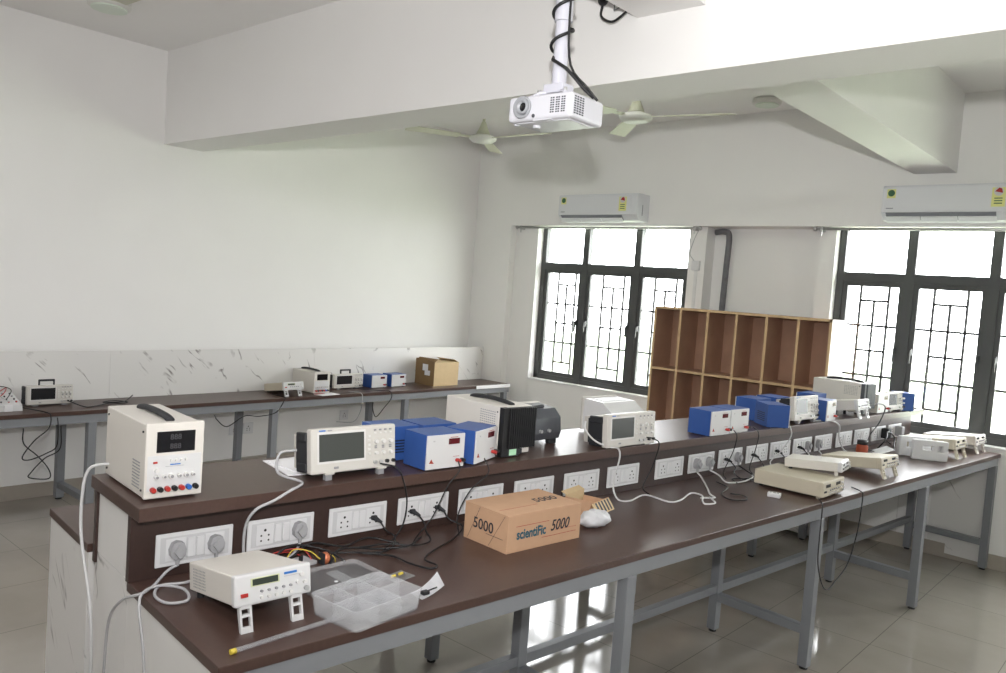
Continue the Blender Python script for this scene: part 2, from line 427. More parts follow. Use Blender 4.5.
def socket_holes(mb, y, z, r=.0035):
    for dy, dz, k in ((0, .014, 1.25), (-.0115, -.001, .9), (.0115, -.001, .9), (-.0115, -.016, .9), (.0115, -.016, .9)):
        mb.cyl((.0078, y+dy, z+dz), (1, 0, 0), r*k, .0012, 'hole', 10)
for i, py in enumerate(plates):
    y0 = py-Y0; w = .212 if i < 8 else .214; zc = .073
    p = MB().box(0, .0065, y0, y0+w, zc-.044, zc+.046, 'plate_white', .003).box(.0062, .0072, y0+.012, y0+w-.012, zc-.034, zc+.036, 'plate_inset', .0005).build('socket_plate', rs)
    for cx_ in (y0+.053, y0+w-.053):
        m_ = MB().box(.0064, .0084, cx_-.027, cx_+.027, zc-.029, zc+.031, 'plate_white', .001)
        socket_holes(m_, cx_, zc, .0032)
        for v in m_.bm.verts: pass
        m_.build('socket', p)
    for cx_ in (y0+w/2-.0125, y0+w/2+.0125):
        MB().box(.0064, .0115, cx_-.0105, cx_+.0105, zc-.026, zc+.028, 'plate_white', .002).build('rocker_switch', p)

# wall bench on the left
XM, XFF = -5.497, -5.096
wb = thing('wall_bench', 'long narrow wall bench with dark top, grey legs and marble-look backboard on the left wall', 'bench', (XM, -1.5, 0))
LW = YC-.01+1.5
MB().box(XM-.1-XM, XFF-XM, 0, LW, ZF-.025, ZF, 'laminate', .002).build('worktop', wb)
MB().box(.355, .395, .02, LW-.02, ZF-.078, ZF-.026, 'steel_grey', .002).build('front_rail', wb)
MB().box(-.10, -.06, .02, LW-.02, ZF-.078, ZF-.026, 'steel_grey', .002).build('back_rail', wb)
for a, c in ((0, 2.45), (2.4505, 3.805), (3.8055, 5.44), (5.4405, LW)):
    MB().box(-.018, 0, a, c, ZF, .992, 'marble', .001).build('backboard', wb)
MB().box(.402, .408, 6.98, 7.46, ZF-.028, ZF+.003, 'white_trim').build('edge_strip', wb)
for y in (-.55, .75, 2.05, 3.34, 4.63, 5.91):
    yy = y+1.5
    for X in (-.10, .372): leg_tube(X, yy, 0, ZF-.078, .05).build('leg', wb)
    MB().box(-.08, .355, yy-.02, yy+.02, .08, .12, 'steel_grey', .002).build('stretcher', wb)

# wall sockets below the wall bench
def wall_socket(y, z, label):
    t = thing('wall_socket', label, 'socket', (XW, y, z), 0, 'wall sockets under the wall bench')
    MB().box(0, .012, -.045, .045, -.045, .045, 'plate_white', .003).build('faceplate', t)
    m_ = MB(); socket_holes(m_, 0, 0, .004); m_.bm.verts.ensure_lookup_table()
    bmesh.ops.translate(m_.bm, verts=m_.bm.verts, vec=(.0035, 0, 0)); m_.build('socket_holes', t)
for y, z, l in ((1.87, .245, 'white wall socket under the wall bench with a black cable loop hanging over it'), (2.06, .285, 'white wall socket just right of the hanging black loop, left of the bench legs'),
                (3.38, .33, 'white wall socket below the middle of the wall bench, left one of a close pair'), (3.50, .33, 'white wall socket below the middle of the wall bench, right one of a close pair'),
                (4.45, .37, 'white wall socket below the wall bench, behind the front oscilloscope')):
    wall_socket(y, z, l)

# pigeonhole rack
RX0, RX1, RY, RD, RZ = -3.403, -1.984, 5.72, .29, 1.545
rk = thing('pigeonhole_rack', 'brown wooden pigeonhole rack standing against the wall between the windows', 'rack', ((RX0+RX1)/2, RY, 0))
W_ = RX1-RX0; x0 = -W_/2; th = .018
MB().box(x0, -x0, RD-.012, RD, .02, RZ, 'ply_face').build('back_board', rk)
MB().box(x0, x0+th, .004, RD, 0, RZ, 'ply_face').box(x0, x0+th, 0, .004, 0, RZ, 'ply_edge').build('side_panel', rk)
MB().box(-x0-th, -x0-.002, .004, RD, 0, RZ, 'ply_face').box(-x0-th, -x0, 0, .004, 0, RZ, 'ply_edge').box(-x0-.002, -x0+.001, .004, RD, 0, RZ, 'white_trim').build('side_panel', rk)
MB().box(x0, -x0, .004, RD, RZ-th, RZ, 'ply_face').box(x0, -x0, 0, .004, RZ-th, RZ, 'ply_edge').build('top_board', rk)
for z in (.04, .54, 1.035):
    MB().box(x0+th, -x0-th, .006, RD-.012, z, z+th, 'ply_face').box(x0+th, -x0-th, .001, .006, z, z+th, 'ply_edge').build('shelf', rk)
for i in range(1, 6):
    dx = x0+W_*i/6
    MB().box(dx-th/2, dx+th/2, .006, RD-.012, .04, RZ-th, 'ply_face').box(dx-th/2, dx+th/2, .0, .006, .04, RZ-th, 'ply_edge').build('divider', rk)

# ------------------------------------------------------------------ ceiling and wall fittings
def air_con(x0, w, label):
    t = thing('air_conditioner', label, 'air conditioner', (x0, YC, 2.243), 0, 'split air conditioners above the windows')
    h, d = .232, .19
    prof = [(0, 0), (0, h), (-d+.01, h), (-d, h-.02), (-d, .055), (-d+.05, .005)]
    m_ = MB().prism([(p[0], p[1]) for p in prof], 'x', 0, w, 'ac_white'); m_.build('casing', t)
    MB().box(.012, w*.93, -d-.004, -d+.001, .052, h-.012, 'ac_white', .002).build('front_panel', t)
    MB().prism([(-d-.002, .050), (-d+.045, .004), (-d+.05, .010), (-d+.003, .055)], 'x', .03, w*.82, 'ac_grey').build('air_outlet', t)
    for k in range(3):
        MB().prism([(-d-.001, .022), (-d+.035, -.006), (-d+.038, -.003), (-d+.002, .025)], 'x', .03+k*w*.265, .025+(k+1)*w*.265, 'ac_white').build('louvre', t)
    s_ = MB().box(.03, .085, -d-.0055, -d-.004, h-.085, h-.025, 'sticker_yellow').cyl((.0575, -d-.0055, h-.052), (0, -1, 0), .022, .001, 'sticker_green', 20)
    s_.build('round_sticker', t)
    x2 = w*.80-.015
    s2 = MB().box(x2, x2+.075, -d-.0055, -d-.004, h-.15, h-.03, 'sticker_yellow').cyl((x2+.037, -d-.0055, h-.055), (0, -1, 0), .027, .001, 'instrument_front', 20)
    s2.prism([(x2+.037-.022, h-.055), (x2+.037+.022, h-.065), (x2+.037+.016, h-.038), (x2+.037, h-.032)], 'y', -d-.0075, -d-.0065, 'red')
    for q in range(3): s2.box(x2+.015, x2+.06, -d-.0065, -d-.0055, h-.1-.016*q, h-.094-.016*q, 'sticker_green')
    s2.build('energy_sticker', t)
    MB().box(.03, .075, -d-.0055, -d-.004, .075, .082, 'ac_grey').build('badge', t)
    MB().box(w+.0005, w+.0015, -.11, -.10, .05, .14, 'ac_grey').build('side_mark', t)
air_con(-4.53, .83, 'white split air conditioner mounted above the left window')
air_con(-1.76, .83, 'white split air conditioner mounted above the right window')

def fan(x, y, z, a0, label, cream):
    mtl = 'fan_cream'
    t = thing('ceiling_fan', label, 'fan', (x, y, ZC), 0, 'ceiling fans')
    dz = z-ZC
    MB().cyl((0, 0, dz+.05), (0, 0, 1), .012, -dz-.05, 'fan_cream', 10).build('down_rod', t, True)
    MB().lathe([(.02, -.07), (.05, -.045), (.062, -.0)], (0, 0, 0), (0, 0, 1), 'fan_cream', 20).lathe([(.062, dz+.03), (.03, dz+.10), (.016, dz+.14)], (0, 0, 0), (0, 0, 1), 'fan_cream', 20).build('canopy', t)
    MB().lathe([(.03, dz-.028), (.085, dz-.02), (.108, dz+.0), (.108, dz+.02), (.06, dz+.035)], (0, 0, 0), (0, 0, 1), 'fan_white', 28).build('motor', t)
    for k in range(3):
        a = a0 + k*2*PI/3
        T = Matrix.Rotation(a, 4, 'Z') @ TY(0, 0, dz+.01) @ Matrix.Rotation(math.radians(9), 4, 'X')
        m_ = MB().prism([(.09, -.018), (.19, -.02), (.20, -.052), (.62, -.062), (.63, .055), (.20, .045), (.19, .02), (.09, .018)], 'z', -.002, .002, mtl, T)
        m_.build('blade', t)
fan(-4.47, 4.68, 2.76, 0.05, 'cream ceiling fan hanging left of the projector, near the left wall', 1)
fan(-2.94, 4.50, 2.76, math.radians(15), 'cream ceiling fan hanging just right of the projector', 1)
t = thing('ceiling_light', 'round white ceiling fixture in the upper left corner of the photo', 'light', (-4.97, 1.99, ZC))
MB().lathe([(.115, 0), (.12, -.02), (.115, -.038), (.10, -.044)], (0, 0, 0), (0, 0, 1), 'fan_white', 28).build('housing', t)
MB().cyl((0, 0, -.052), (0, 0, 1), .098, .009, 'tube_glass', 24).build('diffuser', t)
MB().prism([(.10, -.04), (.27, -.06), (.30, .06), (.10, .05)], 'z', -.03, 0, 'fan_cream').build('mounting_plate', t)
t = thing('ceiling_light', 'round white surface light on the ceiling beside the short beam', 'light', (-2.56, 5.62, ZC))
MB().lathe([(.10, 0), (.105, -.02), (.10, -.035), (.085, -.04)], (0, 0, 0), (0, 0, 1), 'fan_white', 28).build('housing', t)
MB().cyl((0, 0, -.048), (0, 0, 1), .083, .009, 'tube_glass', 24).build('diffuser', t)

# refrigerant pipe in the niche between the windows
tag(MB().tube([(-3.15, 6.16, 2.185), (-3.07, 6.16, 2.19), (-3.03, 6.165, 2.15), (-3.035, 6.17, 1.9), (-3.045, 6.17, 1.3), (-3.05, 6.17, .2)], .024, 'insulation', 10).build('refrigerant_pipe'), 'grey insulated pipe running down the niche between the windows', 'pipe')
t = thing('conduit', 'white cable conduit with small junction box on the pier right of the left window', 'conduit', (-3.25, YP, 0))
MB().box(-.012, .012, -.012, 0, .4, 1.86, 'white_trim').build('trunking', t)
MB().box(-.035, .035, -.03, 0, 1.86, 1.94, 'plate_white', .004).build('junction_box', t)
MB().tube([(-.02, -.02, 1.94), (-.06, -.02, 2.0), (-.03, -.02, 2.12), (.0, -.01, 2.2)], .003, 'cord_grey').build('wire', t)

# cable and open bracket near the ceiling
t = thing('ceiling_cable', 'short black cable with round plug hooked near the ceiling beam', 'cable', (-1.87, 2.64, 2.7))
MB().sphere((-.05, 0, .055), .021, 'rubber').build('plug', t, True)
MB().tube([(-.05, 0, .04), (-.055, 0, .0), (-.03, 0, -.025), (.01, 0, -.035), (.06, 0, -.01), (.075, 0, .005)], .005, 'cord_black').build('cable', t)
MB().tube([(.0, .01, .10), (.0, .01, .01), (.03, .01, .02), (.075, .01, .03)], .003, 'steel_grey', smooth=False).build('wire_hook', t)

# projector
pj = thing('projector', 'white ceiling projector with lens on its left, hung on a pole', 'projector', (-1.650, 2.058, 2.13), math.radians(1.5))
PWd, PDp, PH = .252, .18, .080
m_ = MB().box(-PWd/2, PWd/2, -PDp/2, PDp/2, 0, PH, 'projector_white', .012, seg=3)
m_.box(-PWd/2+.02, PWd/2-.02, -PDp/2+.02, PDp/2-.02, -.003, .004, 'projector_white', .002); m_.build('casing', pj, False)
lx = -PWd/2+.062
MB().lathe([(.034, .0), (.036, -.006), (.033, -.010), (.025, -.004)], (lx, -PDp/2, .043), (0, 1, 0), 'lens_ring', 28).build('lens_ring', pj)
MB().lathe([(.024, -.004), (.022, -.016), (.017, -.016), (.015, -.006)], (lx+.006, -PDp/2, .043), (0, 1, 0), 'lens_ring', 24).sphere((lx+.006, -PDp/2-.006, .043), .014, 'lens_glass', (1, .5, 1)).build('lens', pj)
v = MB()
for r in range(7):
    for c_ in range(3):
        for q in range(2): v.box(.045+c_*.021+q*.0085, .0515+c_*.021+q*.0085, -PDp/2-.0006, -PDp/2+.001, .018+r*.0072, .0225+r*.0072, 'dark_grey')
v.build('front_vent', pj)
v = MB()
for r in range(8):
    for c_ in range(4): v.box(PWd/2-.001, PWd/2+.0006, -PDp/2+.014+c_*.014, -PDp/2+.024+c_*.014, .014+r*.0072, .0185+r*.0072, 'dark_grey')
v.build('side_vent', pj)
MB().cyl((lx+.045, -PDp/2-.002, .014), (0, 1, 0), .006, .004, 'dark_grey', 12).build('infrared_sensor', pj)
MB().cyl((-.05, -.03, -.012), (0, 0, 1), .012, .012, 'projector_white', 14).cyl((-.11, -.06, -.006), (0, 0, 1), .008, .006, 'projector_white', 12).build('foot', pj)
MB().box(-.02, .05, -.09, -.03, -.002, .001, 'projector_white').build('label_plate', pj)
mb_ = MB().box(-.055, .06, -.04, .05, PH, PH+.006, 'pole_white', .002)
for sx, sy in ((-.075, -.05), (.08, -.05), (-.075, .06), (.08, .06)): mb_.tube([(sx, sy, PH+.002), (sx*.6, sy*.6, PH+.02), (0, 0, PH+.03)], .006, 'pole_white', smooth=False)
mb_.box(-.04, .04, -.025, .035, PH+.02, PH+.05, 'pole_white', .004).cyl((-.05, -.03, PH), (0, 0, 1), .006, .03, 'steel_rod', 8).cyl((.055, -.03, PH), (0, 0, 1), .006, .03, 'steel_rod', 8)
mb_.build('mounting_bracket', pj)
MB().cyl((0, .005, PH+.04), (0, 0, 1), .024, ZC-2.13-PH-.045, 'pole_white', 18).cyl((0, .005, PH+.25), (0, 0, 1), .029, .2, 'pole_white', 18).cyl((0, .005, ZC-2.13-.012), (0, 0, 1), .075, .012, 'pole_white', 20).build('pole', pj, False)
pts = []
n_ = 90
for k in range(n_+1):
    f = k/n_; a = 1.2+f*2*PI*7; pts.append((math.cos(a)*.034, .005+math.sin(a)*.034, PH+.13+f*(ZC-2.13-PH-.16)))
MB().tube([(.13, .02, PH-.0), (.10, -.0, PH+.03), (.05, -.03, PH+.09), (.0, -.036, PH+.12)] + pts[3:], .0055, 'cord_black', 7, 2).build('cable', pj)
MB().tube([(.145, .02, PH-.01), (.115, .0, PH+.03), (.06, -.02, PH+.10), (.035, -.01, PH+.25), (.034, 0, PH+.5), (.034, 0, ZC-2.16)], .004, 'cord_black', 7, 4).build('cable', pj)

# ------------------------------------------------------------------ instruments (local: front at x=0 facing +X, body towards -X, width along Y centred, z=0 on the surface)
def knob(mb, x, y, z, r, h, m, T=None): mb.cyl((x, y, z), (1, 0, 0), r, h, m, 14, r*.86, T)
def place_b(x, y, z, a=0.): return BW(x, y, z), PHI+a

def bench_supply(loc, rz, label, w=.152, d=.33, h=.203, far=False, group=None):
    t = thing('bench_power_supply', label, 'power supply', loc, rz, group)
    f = .006
    c = MB().box(-d, -.012, -w/2+.003, w/2-.003, f, h-.002, 'instrument_white', .003)
    if not far:
        for q in range(9):
            c.box(-.10, -.045, -w/2+.0015, -w/2+.004, .025+q*.0085, .0275+q*.0085, 'key_grey')
        for xx, zz in ((-.028, .025), (-.028, .18), (-d+.02, .025), (-d+.02, .18)): c.cyl((xx, -w/2+.004, zz), (0, -1, 0), .003, .004, 'black', 8)
    c.build('body', t)
    MB().box(-.014, 0, -w/2, w/2, f, h+.002, 'instrument_white', .003).build('front_frame', t)
    MB().box(-.001, .0012, -w*.32, w*.34, h*.625, h*.90, 'display_black', .001).build('display', t)
    if not far:
        dg = MB()
        for zz in (h*.70, h*.82): dg.text('888', .020, 'digit', Matrix.Translation((.0014, 0, zz)) @ FX, .0002)
        dg.build('digits', t)
    MB().box(-.001, .0008, -w*.46, w*.46, h*.10+f, h*.59, 'instrument_front').build('label_panel', t)
    for i in range(4):
        k = MB(); knob(k, .0005, -w*.06+i*w*.085, h*.515, .0042, .005, 'key_light'); k.build('button', t)
    for i, (yy, r) in enumerate(((-.31, .0065), (-.18, .0055), (-.06, .0075), (.08, .006), (.20, .007), (.32, .0055))):
        m_ = MB(); knob(m_, .0005, w*yy, h*.315, r, .012, 'key_light'); m_.cyl((.012, w*yy, h*.315), (1, 0, 0), r*.6, .001, 'key_grey', 10); m_.build('knob', t)
    if not far:
        m_ = MB(); knob(m_, .0005, -w*.31, h*.40, .006, .010, 'key_light'); m_.build('knob', t)
        MB().box(.0005, .004, -w*.37, -w*.30, h*.49, h*.515, 'red', .001).build('power_switch', t)
        MB().box(.0006, .0012, -w*.08, w*.10, h*.455, h*.47, 'blue_ink').box(.0006, .0012, -w*.16, w*.16, h*.438, h*.442, 'key_grey').build('printed_label', t)
    cols = ['red', 'black', 'red', 'black', 'red', 'post_blue', 'black']
    for i, cc in enumerate(cols):
        yy = -w*.37+i*w*.122
        m_ = MB().cyl((.0005, yy, h*.155), (1, 0, 0), .006, .006, cc, 12).cyl((.006, yy, h*.155), (1, 0, 0), .0075, .011, cc, 12, .0065)
        m_.build('binding_post', t)
    hd = MB().tube([(-.045, 0, h+.001), (-.07, 0, h+.006), (-.13, 0, h+.009), (-.20, 0, h+.009), (-.25, 0, h+.006), (-.275, 0, h+.001)], .008, 'rubber', 10)
    bmesh.ops.scale(hd.bm, vec=(1, 1.5, 1), verts=hd.bm.verts); hd.build('handle', t)
    for xx in (-.03, -d+.03):
        for yy in (-w*.36, w*.36): MB().cyl((xx, yy, 0), (0, 0, 1), .009, f+.001, 'rubber', 12).build('foot', t)
    return t

def oscilloscope(loc, rz, label, w=.305, h=.140, d=.12, tilt=9, feet=.022, handle=False, square=False, far=False, probe=True, group=None):
    t = thing('oscilloscope', label, 'oscilloscope', loc, rz, group)
    T = TY(0, 0, feet) @ Matrix.Rotation(math.radians(-tilt), 4, 'Y')
    MB().box(-.03, 0, -w/2, w/2, 0, h, 'scope_front', .006, T, 3).build('front_frame', t)
    MB().prism([(-d, h*.1), (-d, h*.86), (-.028, h-.006), (-.028, .006)], 'y', -w/2+.006, w/2-.006, 'scope_case', T).build('rear_shell', t)
    for sy in (-1, 1):
        cr = MB()
        for zz in (h*.12, h*.80):
            cr.box(-d*.72, -.026, sy*(w/2-.002)-.008, sy*(w/2-.002)+.008, zz-.012, zz+.016, 'rubber', .004, T)
        cr.box(-d*.8, -.027, sy*(w/2-.004)-.005, sy*(w/2-.004)+.005, h*.10, h*.84, 'rubber', .002, T)
        cr.build('bumper', t)
    sw = w*.52 if not square else w*.45
    y0 = -w/2+w*.085
    MB().box(-.001, .0008, y0-.006, y0+sw+.006, h*.22, h*.92, 'key_light', .0005, T).build('bezel', t)
    MB().box(0, .0015, y0, y0+sw, h*.27, h*.87, 'screen_far' if far else 'screen', .0005, T).build('screen', t)
    if not far: MB().box(.0005, .0012, y0, y0+.022, h*.935, h*.965, 'blue_ink', 0, T).box(.0005, .0012, y0+.03, y0+.045, h*.935, h*.96, 'key_grey', 0, T).build('printed_label', t)
    yk = y0+sw+.014
    for i in range(5): MB().box(0, .003, yk, yk+.009, h*(.33+i*.10), h*(.33+i*.10)+.007, 'key_light', .001, T).build('soft_key', t)
    rest = w/2-.008-(yk+.018)
    ya = yk+.020
    for r, zz in enumerate((.62, .36)):
        for c_ in range(3 if not square else 3):
            m_ = MB(); knob(m_, .0, ya+rest*(.12+c_*.34), h*zz, .0072 if r == 0 else .006, .011, 'key_light', T); m_.build('knob', t)
    for r, zz in enumerate((.80, .87)):
        for c_ in range(4): MB().box(0, .0025, ya+rest*(.03+c_*.24), ya+rest*(.03+c_*.24)+.009, h*zz, h*zz+.005, 'key_grey' if r else 'key_light', .0008, T).build('button', t)
    for zz in (.50, .46): 
        for c_ in range(3): MB().box(0, .0025, ya+rest*(.06+c_*.34), ya+rest*(.06+c_*.34)+.009, h*zz, h*zz+.004, 'key_grey', .0008, T).build('button', t)
    for c_, cc in ((.06, 'key_grey'), (.32, 'key_grey'), (.62, 'black'), (.92, 'black')):
        m_ = MB().cyl((0, ya+rest*c_, h*.15), (1, 0, 0), .0058, .009, 'steel_rod' if cc == 'key_grey' else cc, 12, None, T); m_.build('socket', t)
    MB().box(0, .003, y0+sw*.32, y0+sw*.42, h*.09, h*.14, 'key_grey', .0008, T).build('power_button', t)
    for sy in (-.30, .32):
        if tilt: m_ = MB().box(-.04, .004, w*sy-.016, w*sy+.016, .001+feet*.8, feet+.004, 'scope_front', .001).box(-.02, .0, w*sy-.011, w*sy+.011, 0, feet, 'key_grey', .002)
        else: m_ = MB().box(-.035, -.01, w*sy-.016, w*sy+.016, 0, feet+.001, 'key_grey', .001)
        m_.build('foot', t)
    MB().box(-d+.004, -d+.02, -w*.36, w*.36, 0, max(.004, feet - d*math.sin(math.radians(tilt))*-1*0 - .002) , 'key_grey', .001).build('rear_foot', t)
    if handle:
        hh = MB()
        hh.box(-.045, -.030, -w*.22, -w*.19, h-.003, h+.028, 'rubber', .003, T).box(-.045, -.030, w*.10, w*.13, h-.003, h+.028, 'rubber', .003, T).box(-.046, -.029, -w*.22, w*.13, h+.022, h+.034, 'rubber', .004, T)
        hh.build('handle', t)
    return t

def digital_meter(loc, rz, label, w=.163, d=.125, h=.122, far=False, group='small blue and white digital supplies'):
    """small blue box with a white front, red display and two posts"""
    t = thing('digital_supply', label, 'power supply', loc, rz, group)
    c = MB().prism([(-d, .004), (-d, h-.001), (-.006, h-.001), (-.006, .004)], 'y', -w/2, w/2, 'blue_paint')
    for q in range(5): c.box(-d-.0006, -d+.001, -w*.3, w*.3, .03+q*.010, .034+q*.010, 'black')
    c.build('blue_cover', t)
    MB().box(-.006, 0, -w/2+.0015, w/2-.0015, .0055, h-.003, 'instrument_front', .001).build('front_panel', t)
    MB().box(-.001, .0015, w*.06, w*.35, h*.70, h*.86, 'display_red', .0005).build('display', t)
    for i, cc in ((0, 'red'), (1, 'black')):
        yy = w*.30+i*w*.12
        MB().cyl((0, yy, h*.24), (1, 0, 0), .0062, .006, cc, 12).cyl((.006, yy, h*.24), (1, 0, 0), .0072, .013, cc, 12, .006).build('binding_post', t)
    if not far:
        MB().box(0, .0012, w*.1, w*.3, h*.885, h*.90, 'ink_red').box(0, .0012, w*.2, w*.36, h*.345, h*.355, 'ink_red').box(0, .0012, -w*.34, -w*.30, h*.80, h*.835, 'plate_line').build('printed_label', t)
        MB().prism([(-w*.42, h*.22), (-w*.30, h*.20), (-w*.34, h*.26), (-w*.37, h*.33)], 'x', .0001, .0012, 'ink_red').build('printed_mark', t)
    for xx in (-.02, -d+.02):
        for yy in (-w*.4, w*.4): MB().cyl((xx, yy, 0), (0, 0, 1), .007, .005, 'rubber', 10).build('foot', t)
    return t

def heatsink_supply(loc, rz, label, w=.18, d=.36, h=.195, sink='heat_sink'):
    """big supply seen from the back: finned heat sink at x=0"""
    t = thing('heat_sink_supply', label, 'power supply', loc, rz)
    c = MB().box(-d, -.03, -w/2, w/2, .008, h, 'instrument_white', .003)
    for r in range(7):
        for q in range(8): c.box(-.135+q*.011, -.128+q*.011, -w/2-.0006, -w/2+.001, h*.60+r*.0085, h*.60+r*.0085+.003, 'key_grey')
    for zz in (.02, .09, h-.02): c.cyl((-.04, -w/2+.001, zz), (0, -1, 0), .003, .003, 'black', 8)
    c.build('body', t)
    s_ = MB().box(-.032, -.018, -w/2+.012, w/2, .035, h-.004, sink)
    s_.box(-.032, -.006, -w/2+.002, -w/2+.030, .006, h-.002, sink)
    n = 13
    for q in range(n):
        yy = -w/2+.032+q*(w-.036)/(n-1)
        s_.box(-.02, 0, yy-.0022, yy+.0022, .035, h-.004, sink)
    s_.build('heat_sink', t)
    MB().box(-.031, -.012, -w/2+.002, w/2-.07, .004, .036, 'black').build('socket_panel', t)
    MB().box(-.0125, -.010, -w/2+.045, -w/2+.08, .008, .030, 'green_label').build('rating_label', t)
    MB().box(-.03, -.010, w/2-.085, w/2-.055, .010, .030, 'rubber', .002).build('power_inlet', t)
    hd = MB().tube([(-.05, 0, h+.001), (-.08, 0, h+.007), (-.15, 0, h+.011), (-.22, 0, h+.010), (-.265, 0, h+.006), (-.285, 0, h+.001)], .008, 'rubber', 10)
    bmesh.ops.scale(hd.bm, vec=(1, 1.4, 1), verts=hd.bm.verts); hd.build('handle', t)
    for xx in (-.06, -d+.03):
        for yy in (-w*.36, w*.36): MB().cyl((xx, yy, 0), (0, 0, 1), .010, .009, 'rubber', 12).build('foot', t)
    return t

def function_generator(loc, rz, label, w=.19, d=.26, h=.072, lift=.060, body='instrument_white', front='instrument_front', lcd=True, legs=True, tilt=9.5, group=None, far=False):
    t = thing('function_generator', label, 'signal generator', loc, rz, group)
    ang = math.radians(tilt)
    T = TY(0, 0, lift) @ Matrix.Rotation(-ang, 4, 'Y')
    c = MB().box(-d, -.018, -w/2+.004, w/2-.004, 0.002, h-.002, body, .003, T)
    if not far:
        for r in range(7):
            for q in range(9): c.cyl((-d+.03+q*.0085, -w/2+.0045, .014+r*.0072), (0, -1, 0), .0022, .001, 'key_grey', 6, None, T)
    c.build('body', t)
    MB().box(-.022, 0, -w/2, w/2, 0, h, front, .006, T, 3).build('front_frame', t)
    if lcd:
        MB().box(-.001, .0010, -w*.30, w*.07, h*.58, h*.84, 'lcd_rim', .0003, T).box(0, .0016, -w*.28, w*.05, h*.61, h*.81, 'lcd', .0003, T).build('display', t)
    else:
        for a in (-.36, .10): MB().box(-.001, .0012, w*a, w*(a+.2), h*.60, h*.80, 'display_black', .0003, T).build('display', t)
    if not far: MB().box(0, .0010, w*.13, w*.30, h*.77, h*.84, 'blue_ink', 0, T).box(0, .0010, w*.13, w*.33, h*.70, h*.72, 'plate_line', 0, T).build('printed_label', t)
    MB().box(0, .004, -w*.43, -w*.34, h*.30, h*.42, 'red' if lcd else 'rubber', .001, T).build('power_switch', t)
    for i in range(5):
        for zz, r in ((.40, .0032), (.20, .0042)): MB().cyl((0, -w*.17+i*w*.095, h*zz), (1, 0, 0), r, .006, 'key_light' if zz < .3 else 'key_grey', 10, None, T).build('push_button', t)
    for yy, zz, r in ((.36, .68, .0055), (.40, .42, .0048), (.30, .45, .004), (.42, .20, .006)):
        m_ = MB().cyl((0, w*yy, h*zz), (1, 0, 0), r, .008, 'steel_rod' if zz < .3 else 'key_light', 12, None, T); m_.build('knob', t)
    if legs:
        for sy in (-.36, .30):
            y = w*sy
            m_ = MB()
            Z = lift+.004
            for s_ in (-1, 1): m_.prism([(-.020, Z), (-.006, Z), (.012, 0), (.002, 0)], 'y', y+s_*.0125-.0025, y+s_*.0125+.0025, front)
            m_.box(-.014, -.002, y-.013, y+.013, Z-.010, Z-.002, front)
            m_.prism([(-.010, Z*.62), (-.001, Z*.62), (.001, Z*.54), (-.008, Z*.54)], 'y', y-.013, y+.013, front)
            m_.prism([(.001, .012), (.009, .012), (.012, 0), (.003, 0)], 'y', y-.013, y+.013, front)
            m_.build('tilt_leg', t)
    zr = lift - d*math.sin(ang)
    for yy in (-w*.38, w*.38): MB().cyl((-d*math.cos(ang)+.025, yy, 0), (0, 0, 1), .009, max(zr+.01, .008), 'rubber', 12).build('foot', t)
    if not legs:
        for yy in (-w*.38, w*.38): MB().cyl((-.03, yy, 0), (0, 0, 1), .009, lift+.006, body, 12).build('foot', t)
    return t

# --- on the raised shelf, near to far
i_psu = bench_supply(*place_b(-2.115, .812, ZU, .0), 'white power supply with black handle and coloured terminals at the near end of the shelf')
i_sc1 = oscilloscope(*place_b(-2.105, 1.368, ZU, .0), 'large beige oscilloscope on tilt feet, second instrument along the shelf', w=.306, h=.137, d=.115, tilt=7)
G = 'small blue and white digital supplies'
i_b1 = digital_meter(*place_b(-2.067, 1.695, ZU, .0), 'blue box with white front and red display, directly right of the large near oscilloscope')
i_b2 = digital_meter(*place_b(-2.10, 1.905, ZU, .40), 'blue box with white front turned aside, touching the big supply with black fins', w=.17, d=.12)
digital_meter(*place_b(-2.372, 1.628, ZU, PI), 'blue cased supply seen from behind, just behind the large near oscilloscope', d=.135, w=.150)
digital_meter(*place_b(-2.362, 1.790, ZU, PI), 'blue cased supply seen from behind, behind the first white fronted blue box', d=.135, w=.150)
heatsink_supply(*place_b(-2.105, 2.073, ZU, 0), 'big white power supply showing black finned back and top handle', w=.165, d=.34, h=.188)
def scope_back(loc, rz, label):
    t = thing('oscilloscope', label, 'oscilloscope', loc, rz)
    w, h, d = .27, .155, .16
    MB().box(-d, -d+.03, -w/2, w/2, .012, h, 'scope_front', .006, None, 3).build('front_frame', t)
    m_ = MB().prism([(-d+.028, .014), (-d+.028, h-.004), (-.04, h-.012), (-.006, h-.045), (0, .05), (-.01, .022)], 'y', -w/2+.008, w/2-.008, 'dark_grey')
    for sy in (-1, 1):
        m_.box(-.10, -.01, sy*(w/2-.012)-.012, sy*(w/2-.012)+.012, .02, .045, 'dark_grey', .006)
        for q in range(4): m_.box(-.09+q*.02, -.078+q*.02, sy*(w/2-.006)-.008, sy*(w/2-.006)+.008, .05+q*.014, .064+q*.014, 'rubber', .003)
    m_.build('rear_shell', t)
    MB().tube([(-.085, -w*.3, h-.012), (-.06, -w*.25, h-.006), (-.055, 0, h-.008), (-.06, w*.25, h-.006), (-.085, w*.3, h-.012)], .008, 'rubber').build('handle', t)
    s_ = MB()
    for yy in (-.05, 0, .05): s_.cyl((-.003, yy, .06), (1, 0, 0), .007, .012, 'steel_rod', 12)
    s_.build('socket', t)
    for yy in (-w*.36, w*.36): MB().box(-.04, -.012, yy-.02, yy+.02, 0, .022, 'rubber', .004).build('foot', t)
    return t
scope_back(*place_b(-2.225, 2.305, ZU, .05), 'oscilloscope turned away, dark grey rounded back, right of the black finned supply')
